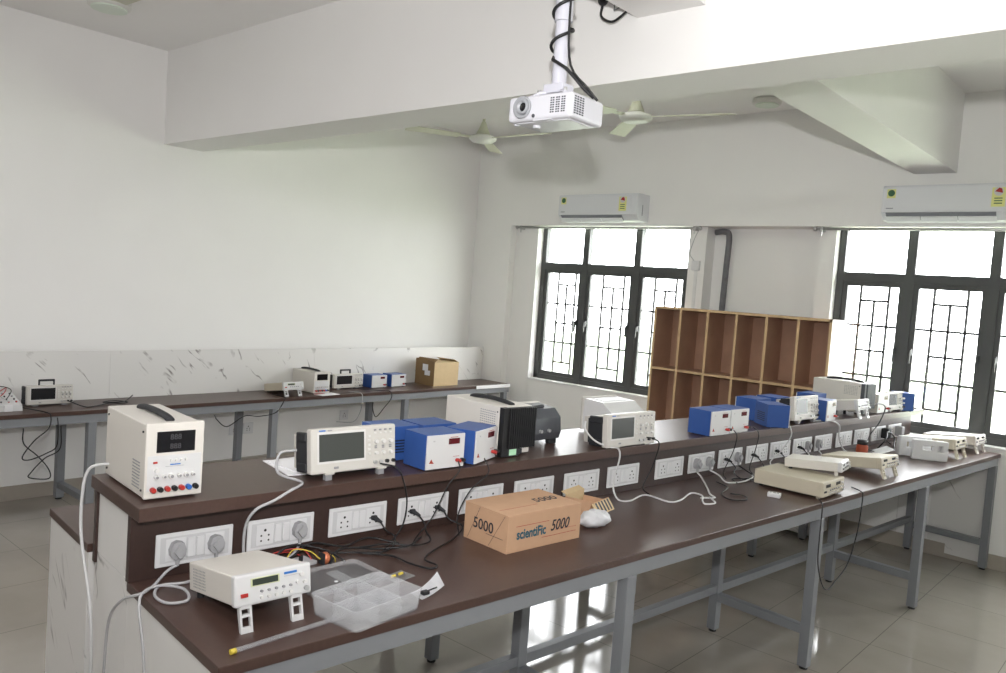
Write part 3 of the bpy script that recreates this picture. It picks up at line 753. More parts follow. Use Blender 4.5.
i_sc2 = oscilloscope(*place_b(-2.058, 2.685, ZU, 0), 'beige oscilloscope with a probe plugged in, alone mid shelf in front of a pale one', w=.32, h=.137, d=.13, tilt=3, square=True, feet=.004)
t = thing('bench_instrument', 'pale grey instrument with sloping top directly behind the mid shelf oscilloscope', 'instrument', *place_b(-2.215, 2.875, ZU, 0))
MB().prism([(0, .012), (0, .09), (-.08, .145), (-.185, .150), (-.19, .012)], 'y', -.115, .115, 'instrument_front').build('casing', t)
MB().box(-.202, -.188, -.12, .12, .008, .155, 'scope_case', .004).build('front_frame', t)
MB().prism([(-.10, .1458), (-.10, .1475), (-.17, .1508), (-.17, .1490)], 'y', -.08, .08, 'plate_line').build('label_plate', t)
MB().box(-.17, -.02, -.09, .09, 0, .013, 'rubber').build('foot', t)
MB().box(.0, .03, .05, .10, .03, .05, 'black', .004).build('plug', t)
i_b3 = digital_meter(*place_b(-2.045, 3.335, ZU, .0), 'blue box with white front, left one of the touching pair past the mid shelf oscilloscope')
i_b4 = digital_meter(*place_b(-2.050, 3.510, ZU, .0), 'blue box with white front, right one of the touching pair past the mid shelf oscilloscope', w=.165)
digital_meter(*place_b(-2.36, 4.05, ZU, PI), 'blue cased supply seen from behind, left of the third oscilloscope at the shelf back', w=.155, d=.13)
digital_meter(*place_b(-2.36, 4.27, ZU, PI), 'blue cased supply seen from behind, directly behind the third oscilloscope', w=.155, d=.13)
digital_meter(*place_b(-2.075, 3.985, ZU, .95), 'blue box turned so its blue side faces us, left of the third oscilloscope', w=.15, d=.125)
i_sc3 = oscilloscope(*place_b(-2.082, 4.265, ZU, .0), 'pale oscilloscope standing between two blue boxes, third along the shelf', w=.28, h=.132, d=.11, tilt=6, square=True, feet=.018)
i_b5 = digital_meter(*place_b(-2.055, 4.50, ZU, .1), 'blue box with white front right of the third oscilloscope', w=.145)
digital_meter(*place_b(-2.37, 4.76, ZU, PI), 'blue cased supply seen from behind, left of the far big cream supply', w=.15, d=.12)
heatsink_supply(*place_b(-2.095, 5.105, ZU, 0), 'far big cream power supply with dark grey fins near the shelf end', w=.155, d=.34, h=.195, sink='dark_grey')
i_fg3 = function_generator(*place_b(-2.035, 4.885, ZU, .0), 'small white generator on tilt legs in front of the far big supply', w=.165, d=.17, h=.066, lift=.05, far=True, lcd=False)
t = digital_meter(*place_b(-2.085, 5.29, ZU, .0), 'plain grey cased supply with small dark display near the far shelf end', w=.17, d=.14, h=.125, group=None)
for ch in t.children:
    if ch.name.startswith('blue_cover'):
        ch.data.materials[0] = M['instrument_white']; ch.name = 'grey_cover'
oscilloscope(*place_b(-2.085, 5.50, ZU, -.1), 'smallest looking oscilloscope, last one at the far end of the shelf', w=.22, h=.12, d=.11, tilt=5, square=True, feet=.012, far=True)
digital_meter(*place_b(-2.075, 5.69, ZU, .9), 'last blue box at the far end of the shelf, its blue side towards us', w=.12, d=.10)
# --- on the island worktop
function_generator(*place_b(-1.703, .905, ZL, .0), 'white function generator propped on two legs at the near bench corner', w=.196, d=.275, h=.073, lift=.058)
t1 = function_generator(*place_b(-1.595, 3.588, ZL, .07), 'cream flat generator lying flat, the lower one of the stacked two', w=.25, d=.325, h=.070, lift=.010, body='instrument_cream', front='instrument_cream', lcd=False, legs=False, tilt=0, far=True)
t2 = function_generator(*place_b(-1.612, 3.735, ZL+.081, .24), 'off-white generator resting tilted on top of the cream generator', w=.16, d=.26, h=.046, lift=.022, body='instrument_white', front='instrument_front', lcd=False, legs=False, tilt=4, far=True)
function_generator(*place_b(-1.645, 4.345, ZL, .0), 'cream generator on tilt legs, between the stacked pair and the white foam', w=.225, d=.32, h=.060, lift=.050, body='instrument_cream', front='instrument_cream', lcd=False, tilt=7.8, far=True)
function_generator(*place_b(-1.655, 5.44, ZL, .0), 'cream generator on tilt legs right behind the white foam packing', w=.20, d=.33, h=.066, lift=.056, body='instrument_cream', front='instrument_cream', lcd=False, tilt=6.5, far=True)
function_generator(*place_b(-1.66, 5.82, ZL, .0), 'pale generator on tilt legs at the far corner of the island bench', w=.20, d=.32, h=.062, lift=.052, body='instrument_white', front='instrument_white', lcd=False, tilt=6.5, far=True)

# carton "scientific 5000"
cx0, cx1, cy0, cy1, cz = -1.784, -1.994, 1.735, 2.078, .122
t = thing('cardboard_box', 'brown cardboard box printed scientific 5000 on the island worktop', 'box', BW(cx0, (cy0+cy1)/2, ZL), PHI)
wy = (cy1-cy0)/2; dx = cx0-cx1
m_ = MB().box(-dx, 0, -wy, wy, 0, cz-.003, 'card', .001)
m_.build('carton', t)
MB().box(-dx-.001, .001, -wy-.001, wy-.09, cz-.003, cz, 'card', .0008).build('lid_flap', t)
MB().box(-dx-.001, .001, wy-.0895, wy+.001, cz-.003, cz-.0005, 'card', .0008).build('lid_flap', t)
pr = MB()
pr.text('scientiFic', .045, 'ink_teal', Matrix.Translation((.0006, -.064, .055)) @ FX @ Matrix.Diagonal((.80, 1, 1, 1)), .0003, 'CENTER', 0, .0012)
pr.text('5000', .052, 'ink', Matrix.Translation((.0006, .068, .062)) @ FX @ Matrix.Diagonal((.85, 1, 1, 1)), .0003, 'CENTER', .25, .0006)
pr.box(0, .0008, -.135, .015, .082, .0835, 'ink_red'); pr.box(0, .0008, -.015, .150, .030, .0315, 'ink_red'); pr.box(0, .0008, .045, .150, .046, .047, 'ink_red')
pr.text('5000', .050, 'ink', Matrix.Translation((-dx*.55, -wy-.0006, .062)) @ FNY @ Matrix.Diagonal((1.0, 1, 1, 1)), .0003, 'CENTER', 0, .0004)
pr.tube([(-dx+.02, -wy-.0006, .005), (-dx+.075, -wy-.0006, .118)], .0005, 'ink', 4, smooth=False)
pr.tube([(-.085, -wy-.0006, .005), (-.015, -wy-.0006, .118)], .0005, 'ink', 4, smooth=False)
pr.box(-.10, -.02, -wy-.0008, -wy, .040, .0412, 'ink')
TT = Matrix.Translation((-dx*.30, wy*.60, cz+.0002)) @ Matrix.Rotation(PI/2, 4, 'Z')
pr.text('5000', .055, 'ink', Matrix.Translation((-dx*.46, wy*.50, cz+.0003)) @ Matrix.Rotation(PI/2, 4, 'Z'), .0003, 'CENTER', .2, .0004)
pr.box(-dx*.30, -dx*.295, -wy*.9, wy*.1, cz, cz+.0006, 'ink_red')
pr.build('printing', t)
# open carton behind it
t = thing('cardboard_box', 'small open brown carton with black stripes behind the scientific box', 'box', BW(-1.975, 2.33, ZL), PHI+.25)
MB().box(-.055, .055, -.075, .075, 0, .004, 'card').box(.052, .055, -.075, .075, 0, .062, 'card').box(-.055, -.052, -.075, .075, 0, .075, 'card_light').box(-.055, .055, -.075, -.072, 0, .07, 'card').box(-.055, .055, .072, .075, 0, .05, 'card').build('carton', t)
MB().prism([(.054, .06), (.057, .0605), (.085, .022), (.082, .020)], 'y', -.07, .07, 'card_light').prism([(-.055, .074), (-.052, .076), (-.075, .085), (-.078, .083)], 'y', -.07, .07, 'card_light').build('flap', t)
sm = MB()
for q in range(5): sm.prism([(.0575, .0600), (.0580, .0605), (.083, .0265), (.0825, .026)], 'y', -.05+q*.024, -.038+q*.024, 'ink')
sm.build('stripes', t)
# white plastic bag
bm_ = MB().sphere((0, 0, .026), .04, 'poly_bag', (1.0, 1.5, .65), u=28, v=18)
for v in bm_.bm.verts:
    k = 1+.16*math.sin(v.co.x*170+v.co.y*60)*math.cos(v.co.y*130+v.co.z*90); v.co.x *= k; v.co.y *= k; v.co.z = max(.0005, v.co.z*(1+.12*math.sin(v.co.y*210)))
o = bm_.build('plastic_bag', None, True); o.location = BW(-1.845, 2.225, ZL); o.scale = (1.15, 1.15, 1.1); o.rotation_euler.z = PHI; tag(o, 'crumpled white plastic bag beside the scientific box', 'bag')

# organiser box and its lid
ox, oy, oz = -1.575, 1.035, ZL
t = thing('component_organizer', 'clear plastic compartment box lying open near the bench edge', 'organizer', BW(-1.6515, 1.133, ZL), PHI+.17)
ow, od, oh = .236, .172, .052
def rr(w, d, r, n=5):
    P = []
    for sx, sy, a0 in ((1, 1, 0), (-1, 1, PI/2), (-1, -1, PI), (1, -1, 3*PI/2)):
        for k in range(n+1):
            a = a0+k*PI/2/n; P.append((sx*(d/2-r)+r*math.cos(a), sy*(w/2-r)+r*math.sin(a)))
    return P
def shell(mb, w, d, h, r, th, m, z0=0, taper=.94):
    o_, i_ = rr(w, d, r), rr(w-2*th, d-2*th, r-th)
    n = len(o_); A = [mb.bm.verts.new((x*taper, y*taper, z0)) for x, y in o_]; B = [mb.bm.verts.new((x, y, z0+h)) for x, y in o_]
    Ci = [mb.bm.verts.new((x, y, z0+h)) for x, y in i_]; D = [mb.bm.verts.new((x*taper, y*taper, z0+th)) for x, y in i_]
    k_ = mb.mi(m); F = []
    F.append(mb.bm.faces.new(A[::-1])); F.append(mb.bm.faces.new(D))
    for k in range(n):
        j = (k+1) % n
        F += [mb.bm.faces.new((A[k], A[j], B[j], B[k])), mb.bm.faces.new((B[k], B[j], Ci[j], Ci[k])), mb.bm.faces.new((Ci[k], Ci[j], D[j], D[k]))]
    for f in F: f.material_index = k_
s_ = MB(); shell(s_, ow, od, oh, .02, .003, 'clear_plastic'); s_.build('tray', t)
s_ = MB(); shell(s_, ow+.006, od+.006, .006, .022, .005, 'clear_plastic', oh-.006, 1.0); s_.bm.faces.ensure_lookup_table(); s_.build('rim', t) if False else s_.bm.free()
d_ = MB().box(-.0012, .0012, -ow/2+.006, ow/2-.006, .003, oh-.004, 'clear_plastic')
for yy in (-ow/6, ow/6): d_.box(-od/2+.006, od/2-.006, yy-.0012, yy+.0012, .003, oh-.004, 'clear_plastic')
d_.build('divider', t)
mk = MB()
for (xx, yy) in ((.04, -.08), (-.04, .0), (.04, .08), (-.03, .08), (.045, .0)):
    mk.tube([(xx-.008, yy-.01, .0045), (xx+.006, yy-.004, .0045), (xx-.004, yy+.004, .0045), (xx+.008, yy+.012, .0045)], .0008, 'ink', 5)
mk.build('pen_marks', t)
t = thing('organizer_lid', 'clear plastic lid lying flat behind the compartment box', 'lid', BW(-1.875, 1.175, ZL), PHI+.06)
s_ = MB(); shell(s_, .25, .17, .012, .02, .003, 'clear_lid', 0, .97); s_.build('lid', t)
MB().box(-.05, .05, .0, .04, .0035, .0045, 'clear_lid').sphere((.02, -.01, .004), .006, 'plate_white', (1, 1, .3)).build('latch', t)

# small things by the organiser
t = thing('plastic_tube', 'thin clear plastic tube with yellow end lying in front of the generator', 'tube', BW(-1.612, .758, ZL), PHI)
P0 = (0, 0, .005); P1 = (-.02, .25, .005)
MB().tube([(0, .012, .006), (-.012, .12, .006), (-.03, .29, .006)], .0055, 'clear_tube', 10).build('tube', t)
MB().tube([(.001, 0, .006), (0, .013, .006)], .0062, 'yellow', 10).build('end_cap', t)
t = thing('clipped_paper', 'curled white paper held by a black clip at the bench edge', 'paper', BW(-1.655, 1.335, ZL), PHI)
pm = MB()
n = 8; g = []
for i in range(n+1):
    f = i/n; row = []
    for j in (0, 1):
        row.append(pm.bm.verts.new((-.03+.0*f+j*(.055-.02*f), -.045+f*.09, .002+.042*f*f*(1-.65*j))))
    g.append(row)
k_ = pm.mi('paper')
for i in range(n):
    f_ = pm.bm.faces.new((g[i][0], g[i+1][0], g[i+1][1], g[i][1])); f_.material_index = k_; f_.smooth = True
bmesh.ops.solidify(pm.bm, geom=list(pm.bm.faces), thickness=.0008)
pm.build('sheet', t)
MB().box(-.006, .012, -.03, -.008, .004, .014, 'black', .003).tube([(.0, -.01, .010), (.004, .02, .016)], .002, 'black', 6).build('clip', t)
t = thing('parts_packet', 'small clear packet with yellow parts behind the organizer', 'packet', BW(-1.80, 1.335, ZL), PHI+.2)
MB().box(-.028, .028, -.04, .04, .0, .003, 'clear_bag', .001).build('packet', t)
for yy in (-.018, .012): MB().cyl((-.004, yy-.006, .0065), (0, 1, 0), .004, .014, 'yellow', 8).build('component', t)
t = thing('coil', 'small copper coil on dark core among tangled wires', 'coil', BW(-2.00, 1.215, ZL), PHI)
cm = MB()
cm.lathe([(.013, 0), (.017, .003), (.0175, .009), (.017, .015), (.013, .018), (.013, .019)], (0, -.009, .017), (0, 1, 0), 'copper', 16)
cm.build('winding', t)
MB().box(-.016, .016, -.0125, -.009, .0, .034, 'rubber').box(-.016, .016, .010, .0135, .0, .034, 'rubber').build('core', t)
MB().tube([(.012, .01, .03), (.02, .02, .02), (.015, .026, .004)], .0012, 'yellow', 5).build('lead', t)
t = thing('circuit_board', 'small grey breadboard half hidden behind the near function generator', 'circuit board', BW(-2.03, 1.145, ZL), PHI+.2)
MB().box(-.03, .03, -.045, .045, 0, .01, 'plate_line', .001).build('board', t)
MB().cyl((0, .01, .01), (0, 0, 1), .006, .014, 'black', 10).box(-.01, .01, -.035, -.01, .01, .015, 'black', .001).build('component', t)
# loose wires
def attach(parent, name, pts, r, m):
    """a captive lead: part of the instrument it leaves"""
    Mi = (Matrix.Translation(parent.location) @ Matrix.Rotation(parent.rotation_euler.z, 4, 'Z')).inverted()
    return MB().tube([tuple(Mi @ BW(*p)) for p in pts], r, m, 8, 6).build(name, parent)
def wire(name, label, cat, pts, r, m, group=None, parent=None):
    if parent is not None: return attach(parent, name, pts, r, m), None
    o0 = Vector(pts[0]); t = thing(name, label, cat, BW(*o0), PHI, group)
    MB().tube([tuple(Vector(p)-o0) for p in pts], r, m, 8, 6).build('cable', t)
    return t, o0
def wirebunch(label, name, specs):
    o0 = Vector(specs[0][0][0]); t = thing(name, label, 'wires', BW(*o0), PHI)
    for pts, r, m in specs: MB().tube([tuple(Vector(p)-o0) for p in pts], r, m, 7, 6).build('wire', t)
zc_ = ZL+.004
wirebunch('tangled red, yellow and black wires behind the near function generator', 'loose_wires', [
    ([(-2.09, .95, zc_), (-2.10, 1.02, zc_+.01), (-2.07, 1.08, zc_+.02), (-2.10, 1.15, zc_+.012), (-2.05, 1.19, zc_)], .0018, 'red'),
    ([(-2.07, .98, zc_), (-2.05, 1.05, zc_+.015), (-2.09, 1.10, zc_+.02), (-2.06, 1.17, zc_+.03), (-2.02, 1.19, zc_)], .0018, 'red'),
    ([(-2.02, 1.10, zc_+.02), (-2.05, 1.14, zc_+.035), (-2.03, 1.18, zc_+.03), (-2.0, 1.20, zc_+.012)], .0016, 'yellow'),
    ([(-1.98, 1.06, zc_+.01), (-2.06, 1.10, zc_+.03), (-2.08, 1.17, zc_+.035), (-2.04, 1.24, zc_+.02), (-1.98, 1.27, zc_)], .0028, 'cord_black'),
    ([(-2.03, 1.12, zc_+.02), (-2.09, 1.22, zc_+.03), (-2.07, 1.32, zc_+.01), (-2.09, 1.42, zc_+.015), (-2.03, 1.50, zc_)], .0028, 'cord_black'),
    ([(-1.99, 1.23, zc_), (-2.05, 1.30, zc_+.012), (-2.02, 1.42, zc_), (-1.98, 1.50, zc_+.008), (-2.05, 1.60, zc_)], .0028, 'cord_black')])

# plugs: grey 3-pin and black 2-pin
XP = XRS+.0115
def plug3(parent, y, z, o0, m='plug_grey', down=True):
    x = XP-.003-o0.x; y -= o0.y; z -= o0.z
    mb = MB().prism([(y-.021, z+.004), (y-.014, z+.022), (y, z+.027), (y+.014, z+.022), (y+.021, z+.004), (y+.019, z-.012), (y+.010, z-.021), (y-.010, z-.021), (y-.019, z-.012)], 'x', x, x+.020, m)
    mb.cyl((x+.013, y, z-.018), (0, 0, -1), .0065, .022, m, 10, .0045)
    mb.prism([(y-.014, z+.002), (y, z+.018), (y+.014, z+.002), (y, z-.018)], 'x', x+.019, x+.030, m)
    mb.build('plug', parent)
def plug2(parent, y, z, o0, m='rubber'):
    x = XP-.003-o0.x; y -= o0.y; z -= o0.z
    MB().box(x, x+.012, y-.010, y+.010, z-.007, z+.007, m, .003).cyl((x+.010, y, z), (1, .55, -.45), .0085, .028, m, 10, .004).build('plug', parent)
def cord(label, plugs, paths, r, m, kind=3, name='power_cable', group=None):
    o0 = Vector((XP, plugs[0][0], plugs[0][1])); t = thing(name, label, 'cord', BW(*o0), PHI, group)
    for (y, z) in plugs: (plug3 if kind == 3 else plug2)(t, y, z, o0)
    for pts in paths: MB().tube([tuple(Vector(p)-o0) for p in pts], r, m, 8, 6).build('cable', t)
    return t
zp = ZL+.073
def pl(i, right): return plates[i]+(.212-.053 if right else .053)
zt = ZL+.005
yE = Y0-.012
cord('grey cord from the left plug of the nearest socket plate, dropping over the bench end', [(pl(0, 0), zp)], [[(XP+.010, pl(0, 0), zp-.038), (-2.10, .80, ZL+.025), (-2.06, .75, zt+.002), (-2.03, .71, zt), (-2.10, .69, ZL-.03), (-2.21, .695, .64), (-2.25, .70, .50), (-2.24, .695, .3), (-2.21, .695, .05), (-2.20, .60, .008)]], .0038, 'cord_grey')
cord('grey cord from the right plug of the nearest socket plate, looping beside the generator', [(pl(0, 1), zp)], [[(XP+.010, pl(0, 1), zp-.038), (-2.08, .90, ZL+.02), (-2.05, .84, zt), (-2.06, .77, zt), (-2.00, .735, zt), (-1.94, .745, zt), (-1.93, .79, zt+.002), (-1.985, .80, zt+.01), (-2.04, .76, zt+.008), (-2.03, .715, zt+.001), (-1.99, .695, ZL-.02), (-1.95, .695, .65), (-1.93, .697, .5), (-1.91, .695, .2), (-1.90, .66, .008)]], .0038, 'cord_grey')
cord('grey cord with round plug in the second socket plate', [(pl(1, 1), zp)], [[(XP+.010, pl(1, 1), zp-.038), (-2.09, 1.17, ZL+.02), (-2.06, 1.13, zt+.01), (-2.03, 1.07, zt+.015), (-1.99, 1.03, zt)]], .0038, 'cord_grey')
wire('power_cable', 'grey cord running from the large near oscilloscope over the shelf edge', 'cord', [(-2.20, 1.215, ZU+.08), (-2.22, 1.17, ZU+.07), (-2.19, 1.15, ZU+.02), (-2.11, 1.185, ZU+.006), (-2.062, 1.15, ZU+.007), (-2.048, 1.12, ZU+.003), (-2.047, 1.07, ZU-.02), (-2.060, 1.02, ZU-.045), (-2.085, 1.005, ZU-.10), (-2.09, 1.01, ZL+.02), (-2.07, 1.03, zt)], .0042, 'cord_grey', parent=i_sc1)
wire('power_cable', 'white cord dropping from behind the near white supply down the bench end', 'cord', [(-2.40, .75, ZU+.04), (-2.445, .72, ZU+.03), (-2.465, .70, ZU+.012), (-2.472, .690, .93), (-2.46, .687, .80), (-2.34, .685, .62), (-2.33, .69, .42), (-2.35, .69, .1), (-2.36, .64, .008)], .0045, 'cord_white', parent=i_psu)
def bl(i, right, label, tail):
    y = pl(i, right)
    return cord(label, [(y, zp)], [[(XP+.022, y+.012, zp-.010), (XP+.045, y+.022, zp-.035)] + tail], .0028, 'cord_black', 2)
bl(2, 1, 'black two-pin cord in the third socket plate', [(-2.06, 1.50, ZL+.02), (-2.02, 1.47, zt), (-1.99, 1.40, zt), (-2.03, 1.33, zt), (-2.06, 1.27, zt)])
bl(3, 0, 'black two-pin cord, left one in the fourth socket plate', [(-2.05, 1.62, ZL+.02), (-2.0, 1.60, zt), (-1.98, 1.52, zt+.004), (-2.03, 1.45, zt+.006), (-2.05, 1.36, zt+.004)])
bl(3, 1, 'black two-pin cord, right one in the fourth socket plate, looping out on the worktop', [(-2.03, 1.76, ZL+.02), (-1.98, 1.68, zt), (-1.92, 1.55, zt), (-1.87, 1.48, zt), (-1.81, 1.48, zt), (-1.80, 1.445, zt), (-1.87, 1.42, zt), (-1.95, 1.41, zt), (-2.02, 1.34, zt)])
wire('probe_lead', 'black probe lead hanging from the large near oscilloscope', 'lead', [(-2.090, 1.449, ZU+.040), (-2.04, 1.475, ZU+.036), (-2.035, 1.50, ZU-.0), (-2.045, 1.53, ZU-.08), (-2.06, 1.53, ZL+.05), (-2.05, 1.48, zt), (-2.0, 1.42, zt)], .0026, 'cord_black', parent=i_sc1)
wire('probe_lead', 'pair of black leads hanging from the first white fronted blue box', 'lead', [(-2.046, 1.735, ZU+.03), (-2.032, 1.73, ZU+.0), (-2.04, 1.69, ZU-.05), (-2.06, 1.65, ZL+.06), (-2.05, 1.58, zt), (-1.99, 1.52, zt)], .0022, 'cord_black', parent=i_b1)
wire('probe_lead', 'black lead hanging from the blue box beside the finned supply', 'lead', [(-2.045, 1.85, ZU+.03), (-2.03, 1.86, ZU-.02), (-2.05, 1.80, ZU-.08), (-2.06, 1.76, ZL+.05), (-2.0, 1.72, zt)], .0022, 'cord_black', parent=i_b2)
# mid shelf
wire('power_cable', 'grey cord from the mid shelf oscilloscope snaking across the worktop', 'cord', [(-2.16, 2.50, ZU+.10), (-2.14, 2.48, ZU+.07), (-2.10, 2.50, ZU+.03), (-2.062, 2.55, ZU+.008), (-2.048, 2.585, ZU+.002), (-2.048, 2.60, ZU-.04), (-2.07, 2.60, ZL+.06), (-2.04, 2.60, zt), (-2.0, 2.63, zt), (-2.03, 2.77, zt), (-1.91, 2.77, zt), (-1.90, 2.84, zt), (-1.95, 2.99, zt), (-1.90, 3.0, zt), (-1.845, 2.92, zt), (-1.81, 2.89, zt), (-1.79, 2.93, zt+.004), (-1.85, 2.98, zt+.008)], .0038, 'cord_white', parent=i_sc2)
wire('probe_lead', 'black probe lead hanging from the mid shelf oscilloscope', 'lead', [(-2.052, 2.775, ZU+.035), (-2.03, 2.80, ZU+.03), (-2.03, 2.84, ZU+.0), (-2.05, 2.83, ZU-.1), (-2.06, 2.79, ZL+.03), (-2.02, 2.79, zt)], .0026, 'cord_black', parent=i_sc2)
cord('left grey plug and cord in the plate below the touching blue pair', [(pl(9, 0), zp)], [[(XP+.010, pl(9, 0), zp-.038), (-2.07, 3.25, ZL+.02), (-1.98, 3.16, zt), (-1.90, 3.06, zt), (-1.85, 3.02, zt), (-1.88, 2.96, zt)]], .004, 'cord_white')
cord('right grey plug and cord in the plate below the touching blue pair', [(pl(9, 1), zp)], [[(XP+.010, pl(9, 1), zp-.038), (-2.06, 3.38, ZL+.02), (-1.99, 3.34, zt), (-1.96, 3.42, zt), (-1.98, 3.55, zt), (-2.02, 3.62, zt)]], .004, 'cord_white')
wire('power_cable', 'black cord curled on the worktop left of the stacked generators', 'cord', [(-2.02, 3.30, zt), (-1.93, 3.25, zt), (-1.88, 3.12, zt), (-1.80, 3.06, zt), (-1.76, 3.12, zt), (-1.80, 3.18, zt), (-1.86, 3.16, zt)], .003, 'cord_black')
bl(10, 0, 'black two-pin cord just right of the two grey plugs', [(-2.05, 3.50, ZL+.02), (-1.99, 3.48, zt), (-1.95, 3.55, zt), (-1.99, 3.62, zt)])
cord('black round plug and cord left of the stacked generators', [(pl(10, 1), zp)], [[(XP+.010, pl(10, 1), zp-.038), (-2.06, 3.62, ZL+.02), (-2.0, 3.60, zt), (-1.98, 3.52, zt), (-2.02, 3.44, zt), (-1.96, 3.38, zt)]], .003, 'cord_black')
bl(11, 0, 'black two-pin cord directly behind the stacked generators, nearest', [(-2.05, 3.78, ZL+.02), (-2.03, 3.72, zt), (-2.01, 3.70, zt)])
bl(12, 0, 'black two-pin cord behind the stacked generators, with a grey lead beside', [(-2.05, 4.02, ZL+.02), (-2.04, 3.95, zt), (-2.06, 3.90, zt)])
bl(13, 0, 'black two-pin cord behind the upper stacked generator', [(-2.05, 4.27, ZL+.02), (-2.06, 4.2, zt), (-2.04, 4.10, zt)])
cord('grey plug in the plate behind the upper stacked generator', [(pl(13, 1)-.01, zp)], [[(XP+.010, pl(13, 1)-.01, zp-.038), (-2.06, 4.30, ZL+.02), (-2.04, 4.22, zt)]], .004, 'cord_white')
cord('grey plug in the plate left of the third cream generator', [(pl(14, 0)-.03, zp)], [[(XP+.010, pl(14, 0)-.03, zp-.038), (-2.07, 4.46, ZL+.02), (-2.05, 4.40, zt)]], .004, 'cord_white')
wire('probe_lead', 'black lead hanging from the left box of the touching blue pair', 'lead', [(-2.02, 3.41, ZU+.03), (-2.005, 3.42, ZU), (-2.03, 3.44, ZU-.08), (-2.06, 3.42, ZL+.03), (-2.03, 3.40, zt)], .0022, 'cord_black', parent=i_b3)
wire('probe_lead', 'black lead hanging from the right box of the touching blue pair', 'lead', [(-2.02, 3.59, ZU+.03), (-2.005, 3.62, ZU), (-2.03, 3.65, ZU-.08), (-2.06, 3.66, ZL+.03), (-2.03, 3.64, zt)], .0022, 'cord_black', parent=i_b4)
wire('power_cable', 'thin cords hanging below the third oscilloscope', 'cord', [(-2.05, 4.02, ZU+.005), (-2.045, 4.03, ZU-.05), (-2.07, 3.98, ZL+.08), (-2.08, 3.90, ZL+.03), (-2.03, 3.88, zt), (-2.02, 3.98, zt+.01)], .003, 'cord_white', parent=i_sc3)
wire('power_cable', 'grey cord from under the fourth blue box curling over the shelf edge', 'cord', [(-2.10, 4.38, ZU+.004), (-2.052, 4.50, ZU+.004), (-2.047, 4.60, ZU-.03), (-2.07, 4.66, ZU-.1), (-2.06, 4.72, ZL+.03), (-2.0, 4.76, zt)], .004, 'cord_white', parent=i_b5)
wire('power_cable', 'black cord rising from the worktop to the small white generator', 'cord', [(-2.08, 4.98, ZU+.05), (-2.05, 5.10, ZU+.075), (-2.045, 5.22, ZU+.05), (-2.045, 5.16, ZU-.04), (-2.05, 5.04, ZU-.12), (-2.03, 4.98, zt+.02), (-2.0, 5.02, zt)], .0035, 'cord_black', parent=i_fg3)
wire('power_cable', 'black cords looping behind the white foam packing', 'cord', [(-2.04, 5.15, zt), (-2.02, 5.22, zt+.06), (-2.06, 5.34, zt+.09), (-2.06, 5.45, zt+.05), (-2.03, 5.38, zt), (-1.98, 5.25, zt), (-2.02, 5.12, zt), (-1.98, 5.05, zt)], .0045, 'cord_black')
for i, (y, l) in enumerate(((5.40, 'black adapter plugged in near the far end of the shelf sockets'), (5.62, 'grey adapter plugged in at the very end of the shelf sockets'))):
    t = thing('power_adapter', l, 'adapter', BW(XP, y, zp), PHI)
    MB().box(-.003, .045, -.025, .025, -.03, .035, 'rubber' if i == 0 else 'plug_grey', .006).build('adapter_case', t)
    MB().tube([(.02, 0, -.028), (.03, .01, -.05), (.05, .02, -.066)], .003, 'cord_black').build('cable', t)
wire('power_cable', 'black cord hanging in a loop in front of the bench legs', 'cord', [(-1.60, 3.46, ZL+.006), (-1.568, 3.42, ZL+.004), (-1.552, 3.40, ZL-.02), (-1.550, 3.395, .62), (-1.548, 3.40, .50), (-1.545, 3.45, .40), (-1.540, 3.50, .365), (-1.545, 3.58, .385), (-1.548, 3.70, .44), (-1.550, 3.78, .58), (-1.553, 3.81, ZL-.02), (-1.57, 3.82, ZL+.005), (-1.63, 3.86, ZL+.006)], .0028, 'cord_black')

# foam packing, jar, papers and oddments
def foam(x0, y0_, x1, y1_, h, label, holes):
    a = math.atan2(x1-x0, y1_-y0_); L = math.hypot(x1-x0, y1_-y0_)
    t = thing('foam_packing', label, 'packing', BW(x0, y0_, ZL), PHI-a, 'white foam end pieces')
    m_ = MB(); th = .035
    hs = sorted(holes); ys = [0]
    for (p, q, r, s_) in hs: ys += [p, q]
    ys.append(L)
    for i in range(0, len(ys), 2): m_.box(-th, 0, ys[i], ys[i+1]+.0005, 0, h, 'foam', .006)
    for (p, q, r, s_) in hs: m_.box(-th, 0, p-.008, q+.008, 0, r, 'foam', .003); m_.box(-th, 0, p-.008, q+.008, s_, h, 'foam', .003)
    m_.box(-th-.03, -th+.002, .01, .06, 0, h*.9, 'foam', .005).box(-th-.03, -th+.002, L-.06, L-.01, 0, h*.9, 'foam', .005)
    m_.build('foam_block', t)
foam(-1.80, 5.055, -1.640, 5.172, .118, 'white foam packing with two cut-outs, front piece on the far worktop', [(.06, .115, .06, .085), (.145, .165, .055, .09)])
foam(-1.89, 5.10, -1.76, 5.245, .118, 'white foam packing leaning behind the front foam piece', [(.045, .07, .05, .085)])
t = thing('plastic_jar', 'small orange-red jar with black lid behind the third cream generator', 'jar', BW(-2.03, 4.90, ZL), PHI)
MB().lathe([(.030, 0), (.034, .008), (.034, .040), (.028, .052), (.028, .058)], (0, 0, 0), (0, 0, 1), 'orange', 20).build('body', t)
MB().lathe([(.030, .055), (.031, .058), (.031, .076), (.028, .079)], (0, 0, 0), (0, 0, 1), 'black', 20).build('lid', t)
t = MB().prism([(-.05, .002), (.05, .042), (.051, .040), (-.049, .0)], 'y', -.07, .07, 'paper').build('instruction_leaflet'); t.location = BW(-1.96, 5.02, ZL); t.rotation_euler.z = PHI+.7
tag(t, 'small white leaflet leaning beside the orange-red jar', 'paper')
t = thing('extension_socket', 'small white multi-way adapter under the corner of the stacked generators', 'adapter', BW(-1.735, 3.315, ZL), PHI+.35)
MB().box(-.028, .028, -.018, .018, 0, .020, 'plate_white', .004).build('casing', t)
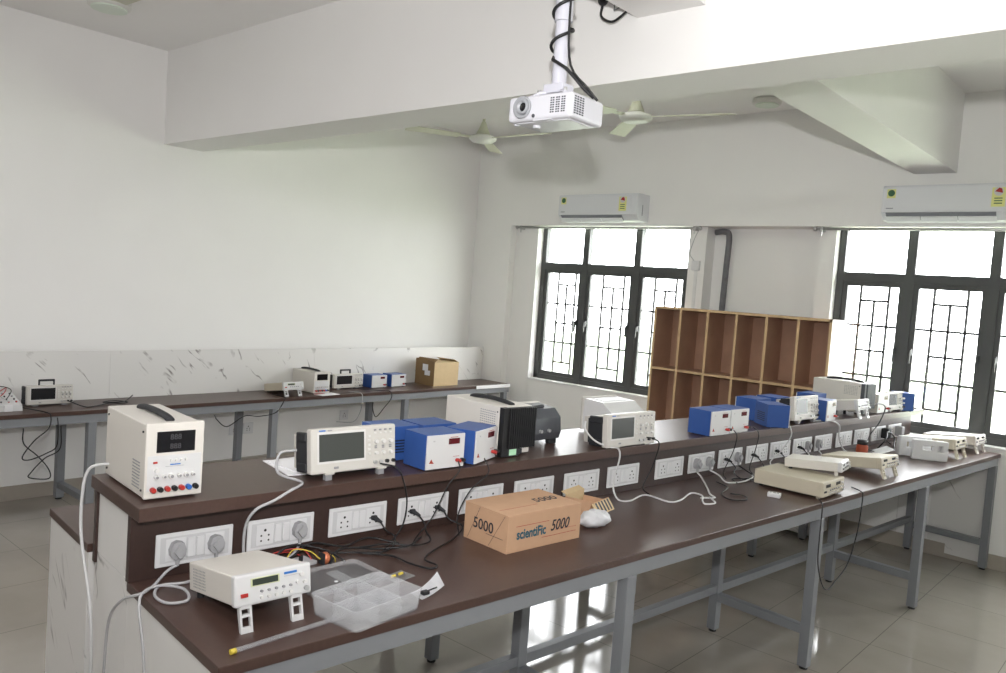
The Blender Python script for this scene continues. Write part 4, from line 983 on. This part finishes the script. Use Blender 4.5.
MB().box(-.006, .006, -.004, .004, .0195, .0205, 'hole').box(-.02, -.012, -.004, .004, .0195, .0205, 'hole').box(.012, .02, -.004, .004, .0195, .0205, 'hole').build('socket_holes', t)
t = MB()
t.prism([(-.11, -.08), (.10, -.10), (.12, .07), (-.08, .09)], 'z', 0, .003, 'paper', None); t.prism([(-.09, -.075), (.12, -.06), (.10, .10), (-.11, .07)], 'z', .003, .006, 'paper', None)
o = t.build('paper_sheets'); o.location = BW(-2.31, 1.295, ZU); o.rotation_euler.z = PHI; tag(o, 'white paper sheets lying behind the large near oscilloscope', 'paper')
o = MB().box(-.03, .03, -.05, .05, 0, .012, 'rubber', .003).build('network_adapter'); o.location = BW(-2.12, 5.83, ZU); o.rotation_euler.z = PHI
tag(o, 'small dark box at the very far end of the shelf', 'adapter')

# --- on the wall bench
def wl(x, y, z=ZF): return (x, y, z)
oscilloscope(wl(-5.335, 1.885), 0, 'grey oscilloscope with black top handle at the left end of the wall bench', w=.265, h=.118, d=.11, tilt=0, feet=.010, handle=True, far=True)
oscilloscope(wl(-5.335, 4.180), 0, 'grey oscilloscope with black top handle in the middle group on the wall bench', w=.30, h=.118, d=.11, tilt=0, feet=.010, handle=True, far=True)
function_generator(wl(-5.17, 3.535), .0, 'cream generator on tilt legs, left end of the middle group on the wall bench', w=.18, d=.27, h=.062, lift=.045, body='instrument_cream', front='instrument_front', far=True)
bench_supply(wl(-5.185, 3.80), 0, 'off-white power supply with handle between two instruments on the wall bench', w=.150, d=.30, h=.172, far=True)
digital_meter(wl(-5.30, 4.48), 0, 'left blue and white box on the wall bench', w=.165, h=.112, far=True)
digital_meter(wl(-5.30, 4.70), 0, 'right blue and white box on the wall bench, nearer the carton', w=.165, h=.112, far=True)
t = thing('cardboard_box', 'brown cardboard carton with folded top flaps at the end of the wall bench', 'box', (-5.345, 5.20, ZF), .0)
MB().box(-.125, .125, -.155, .155, 0, .215, 'card_light', .001).build('carton', t)
MB().prism([(-.125, .213), (.125, .213), (.122, .218), (.0, .245), (-.12, .235)], 'y', -.158, -.154, 'card_dark').prism([(-.157, .213), (-.154, .213), (-.115, .242), (-.118, .245)], 'x', -.12, .12, 'card_dark').prism([(.157, .213), (.154, .213), (.10, .236), (.103, .239)], 'x', -.12, .12, 'card_light').build('flap', t)
MB().box(-.03, .04, -.157, -.155, .13, .19, 'paper').box(.0, .07, -.157, -.155, .09, .135, 'paper').build('label_sticker', t)
MB().box(-.125, .125, -.1556, -.1546, .0, .214, 'card_dark').build('side_face', t)
t = thing('trainer_kit', 'white circuit trainer kit with wires at the left photo edge on the wall bench', 'trainer kit', (-5.32, 1.565, ZF))
MB().prism([(-.10, 0), (-.10, .085), (.09, .035), (.10, 0)], 'y', -.12, .13, 'instrument_front').build('case', t)
k = MB()
for i in range(6):
    for j in range(4): k.cyl((-.07+j*.04, -.09+i*.04, .075-.0105*j), (.25, 0, 1), .005, .009, random.choice(['black', 'red', 'steel_rod', 'key_grey']), 8)
k.build('terminals', t)
MB().tube([(-.05, .0, .085), (-.03, .04, .13), (.02, .09, .115), (.04, .06, .06)], .0025, 'cord_black').tube([(-.07, .05, .09), (-.04, .08, .12), (.03, .05, .10), (.05, .0, .06)], .0025, 'red').tube([(-.07, -.02, .09), (-.02, .02, .14), (.04, .02, .09), (.06, .07, .05)], .0025, 'cord_grey').build('patch_wires', t)
MB().box(.098, .112, .03, .075, -.0 + .0, .04, 'plate_white', .003).build('hanging_tag', t)
def wwire(label, pts, r, m, name='power_cable'):
    o0 = Vector(pts[0]); t = MB().tube([tuple(Vector(p)-o0) for p in pts], r, m, 7, 6).build(name); t.location = o0; tag(t, label, 'cord'); return t
wwire('black cord hanging in crossed loops below the left wall bench oscilloscope', [(-5.30, 1.70, ZF+.01), (-5.10, 1.78, ZF+.004), (-5.075, 1.80, ZF-.02), (-5.075, 1.79, ZF-.09), (-5.09, 1.72, ZF-.16), (-5.09, 1.66, ZF-.25), (-5.09, 1.70, ZF-.27), (-5.09, 1.79, ZF-.24), (-5.08, 1.84, ZF-.2), (-5.07, 1.84, ZF-.08), (-5.085, 1.84, ZF-.03)], .0035, 'cord_black')
wwire('black cord hanging lower, forming a triangle loop below the wall bench', [(-5.09, 1.66, ZF-.08), (-5.09, 1.665, ZF-.17), (-5.09, 1.74, ZF-.25), (-5.09, 1.80, ZF-.33), (-5.09, 1.815, ZF-.385), (-5.09, 1.78, ZF-.395), (-5.09, 1.70, ZF-.375), (-5.09, 1.71, ZF-.345), (-5.09, 1.78, ZF-.27), (-5.085, 1.86, ZF-.22), (-5.08, 1.86, ZF-.08)], .0035, 'cord_black')
wwire('black cord lying in a small coil right of the left wall bench oscilloscope', [(-5.30, 1.98, ZF+.03), (-5.20, 2.04, ZF+.005), (-5.22, 2.12, ZF+.004), (-5.28, 2.22, ZF+.006), (-5.22, 2.27, ZF+.01), (-5.27, 2.33, ZF+.01), (-5.33, 2.26, ZF+.012), (-5.28, 2.18, ZF+.014), (-5.25, 2.28, ZF+.014), (-5.34, 2.36, ZF+.012), (-5.40, 2.42, ZF+.03)], .0035, 'cord_black')
wwire('thin black cord sagging between legs under the wall bench', [(-5.09, 2.85, ZF-.085), (-5.09, 2.87, ZF-.12), (-5.09, 2.95, ZF-.175), (-5.09, 3.08, ZF-.11), (-5.09, 3.20, ZF-.12), (-5.09, 3.34, ZF-.10), (-5.085, 3.40, ZF-.01), (-5.12, 3.42, ZF+.004), (-5.25, 3.40, ZF+.01)], .0035, 'cord_black')
wwire('black cord hanging below the middle oscilloscope of the wall bench', [(-5.25, 4.16, ZF+.02), (-5.15, 4.35, ZF+.005), (-5.09, 4.42, ZF+.004), (-5.075, 4.43, ZF-.05), (-5.08, 4.36, ZF-.13), (-5.08, 4.28, ZF-.2), (-5.08, 4.24, ZF-.13), (-5.08, 4.24, ZF-.08)], .0035, 'cord_black')
wwire('grey cord draped from the middle of the wall bench to the wall sockets', [(-5.20, 4.08, ZF+.004), (-5.11, 4.12, ZF+.004), (-5.083, 4.13, ZF-.03), (-5.09, 4.12, ZF-.15), (-5.15, 4.10, ZF-.24), (-5.3, 4.05, ZF-.26)], .003, 'cord_grey')
o = MB().box(-.05, .05, -.09, .09, 0, .004, 'paper').box(-.05, -.02, -.09, .0, .004, .005, 'red').build('paper_sheets'); o.location = (-5.19, 3.82+.0, ZF); o.location.x = -5.14; o.rotation_euler.z = .1
tag(o, 'white paper with red print in front of the wall bench power supply', 'paper')

# ------------------------------------------------------------------ outside
b = MB(); b.box(-60, 60, 7.5, 90, -3.4, -3.3, 'lawn'); o = b.build('ground'); o['kind'] = 'structure'

# ------------------------------------------------------------------ light
w = bpy.data.worlds.new('World'); bpy.context.scene.world = w; w.use_nodes = True
bg = w.node_tree.nodes['Background']; bg.inputs['Color'].default_value = (.985, .985, 1.0, 1); bg.inputs['Strength'].default_value = WS
def portal(loc, rot, sx, sy):
    l = bpy.data.lights.new('daylight_portal', 'AREA'); l.shape = 'RECTANGLE'; l.size = sx; l.size_y = sy; l.cycles.is_portal = True
    o = bpy.data.objects.new('daylight_portal', l); C.objects.link(o); o.location = loc; o.rotation_euler = rot; return o
portal((-4.15, 6.36, 1.48), (-PI/2, 0, 0), 1.66, 1.5)
portal((-1.10, 6.36, 1.5), (-PI/2, 0, 0), 2.1, 1.45)
portal((1.50, 6.36, 1.5), (-PI/2, 0, 0), 2.12, 1.45)
def fill_tube_light(x, y, label, W_, col, group):  # added fixture out of view, supplies ambient fill
    t = thing('fill_tube_light', label, 'light', (x, y, ZC), 0, group)
    MB().box(-.62, .62, -.035, .035, -.045, 0, 'fan_white', .004).build('batten', t)
    for sx in (-1, 1): MB().box(sx*.60-.015, sx*.60+.015, -.018, .018, -.085, -.04, 'fan_white', .003).build('lamp_holder', t)
    MB().cyl((-.59, 0, -.07), (1, 0, 0), .013, 1.18, 'fill_tube_on', 12).build('tube', t, True)
    l = bpy.data.lights.new('tube_fill', 'AREA'); l.shape = 'RECTANGLE'; l.size = 1.15; l.size_y = .03; l.energy = W_; l.color = col; l.spread = PI
    o = bpy.data.objects.new('tube_fill', l); C.objects.link(o); o.location = (x, y, ZC-.09)
mat('fill_tube_on', (.8, .8, .8), .5, emit=(1, 1, 1), estr=4.0 if TN else 0)  # glowing tube of the added fill fixtures
for x, y, l in ((-4.2, .2, 'added fill tube, unseen, on the near bay ceiling by the left wall'), (-1.0, .2, 'added fill tube, unseen, on the near bay ceiling above the camera side'), (1.6, .2, 'added fill tube, unseen, on the near bay ceiling at the right'), (-2.4, -1.8, 'added fill tube, unseen, farther back on the near bay ceiling')):
    fill_tube_light(x, y, l, TN, (1, .98, 1.0), 'added ceiling fill tubes')  # added fill for the beam front, near walls and worktops
fill_tube_light(-2.9, 3.7, 'added fill tube in the window bay, hidden behind the cross beam', 11., (.99, 1, .96), 'added ceiling fill tubes')  # added lamp behind the beam, brightens the window wall
fl = bpy.data.lights.new('camera_flash', 'SPOT'); fl.shadow_soft_size = .035; fl.spot_size = math.radians(FS); fl.spot_blend = 1.0; fl.energy = FE; fl.color = (1, .99, .985)
fo = bpy.data.objects.new('camera_flash', fl); C.objects.link(fo); fo.location = (0.0, -.02, 1.86)

# ------------------------------------------------------------------ camera
fw = Vector((-0.65843547, 0.75031939, -0.05902159)); rt = Vector((0.74683193, 0.66106594, 0.07234565)); up = Vector((-0.09329951, -0.00355574, 0.99563174))
cam = bpy.data.cameras.new('camera'); co = bpy.data.objects.new('camera', cam); C.objects.link(co)
R = Matrix((rt, up, -fw)).transposed(); co.matrix_world = Matrix.Translation((0, 0, 1.5927)) @ R.to_4x4()
cam.sensor_width = 36; cam.lens = 804.3667/1006*36; cam.clip_start = .05
fo.rotation_euler = (R @ Matrix.Rotation(math.radians(FT), 3, 'X')).to_euler()
bpy.context.scene.camera = co
vs = bpy.context.scene.view_settings
vs.view_transform = 'Standard'; vs.look = 'None'; vs.gamma = 1; vs.use_curve_mapping = False; vs.exposure = -0.10
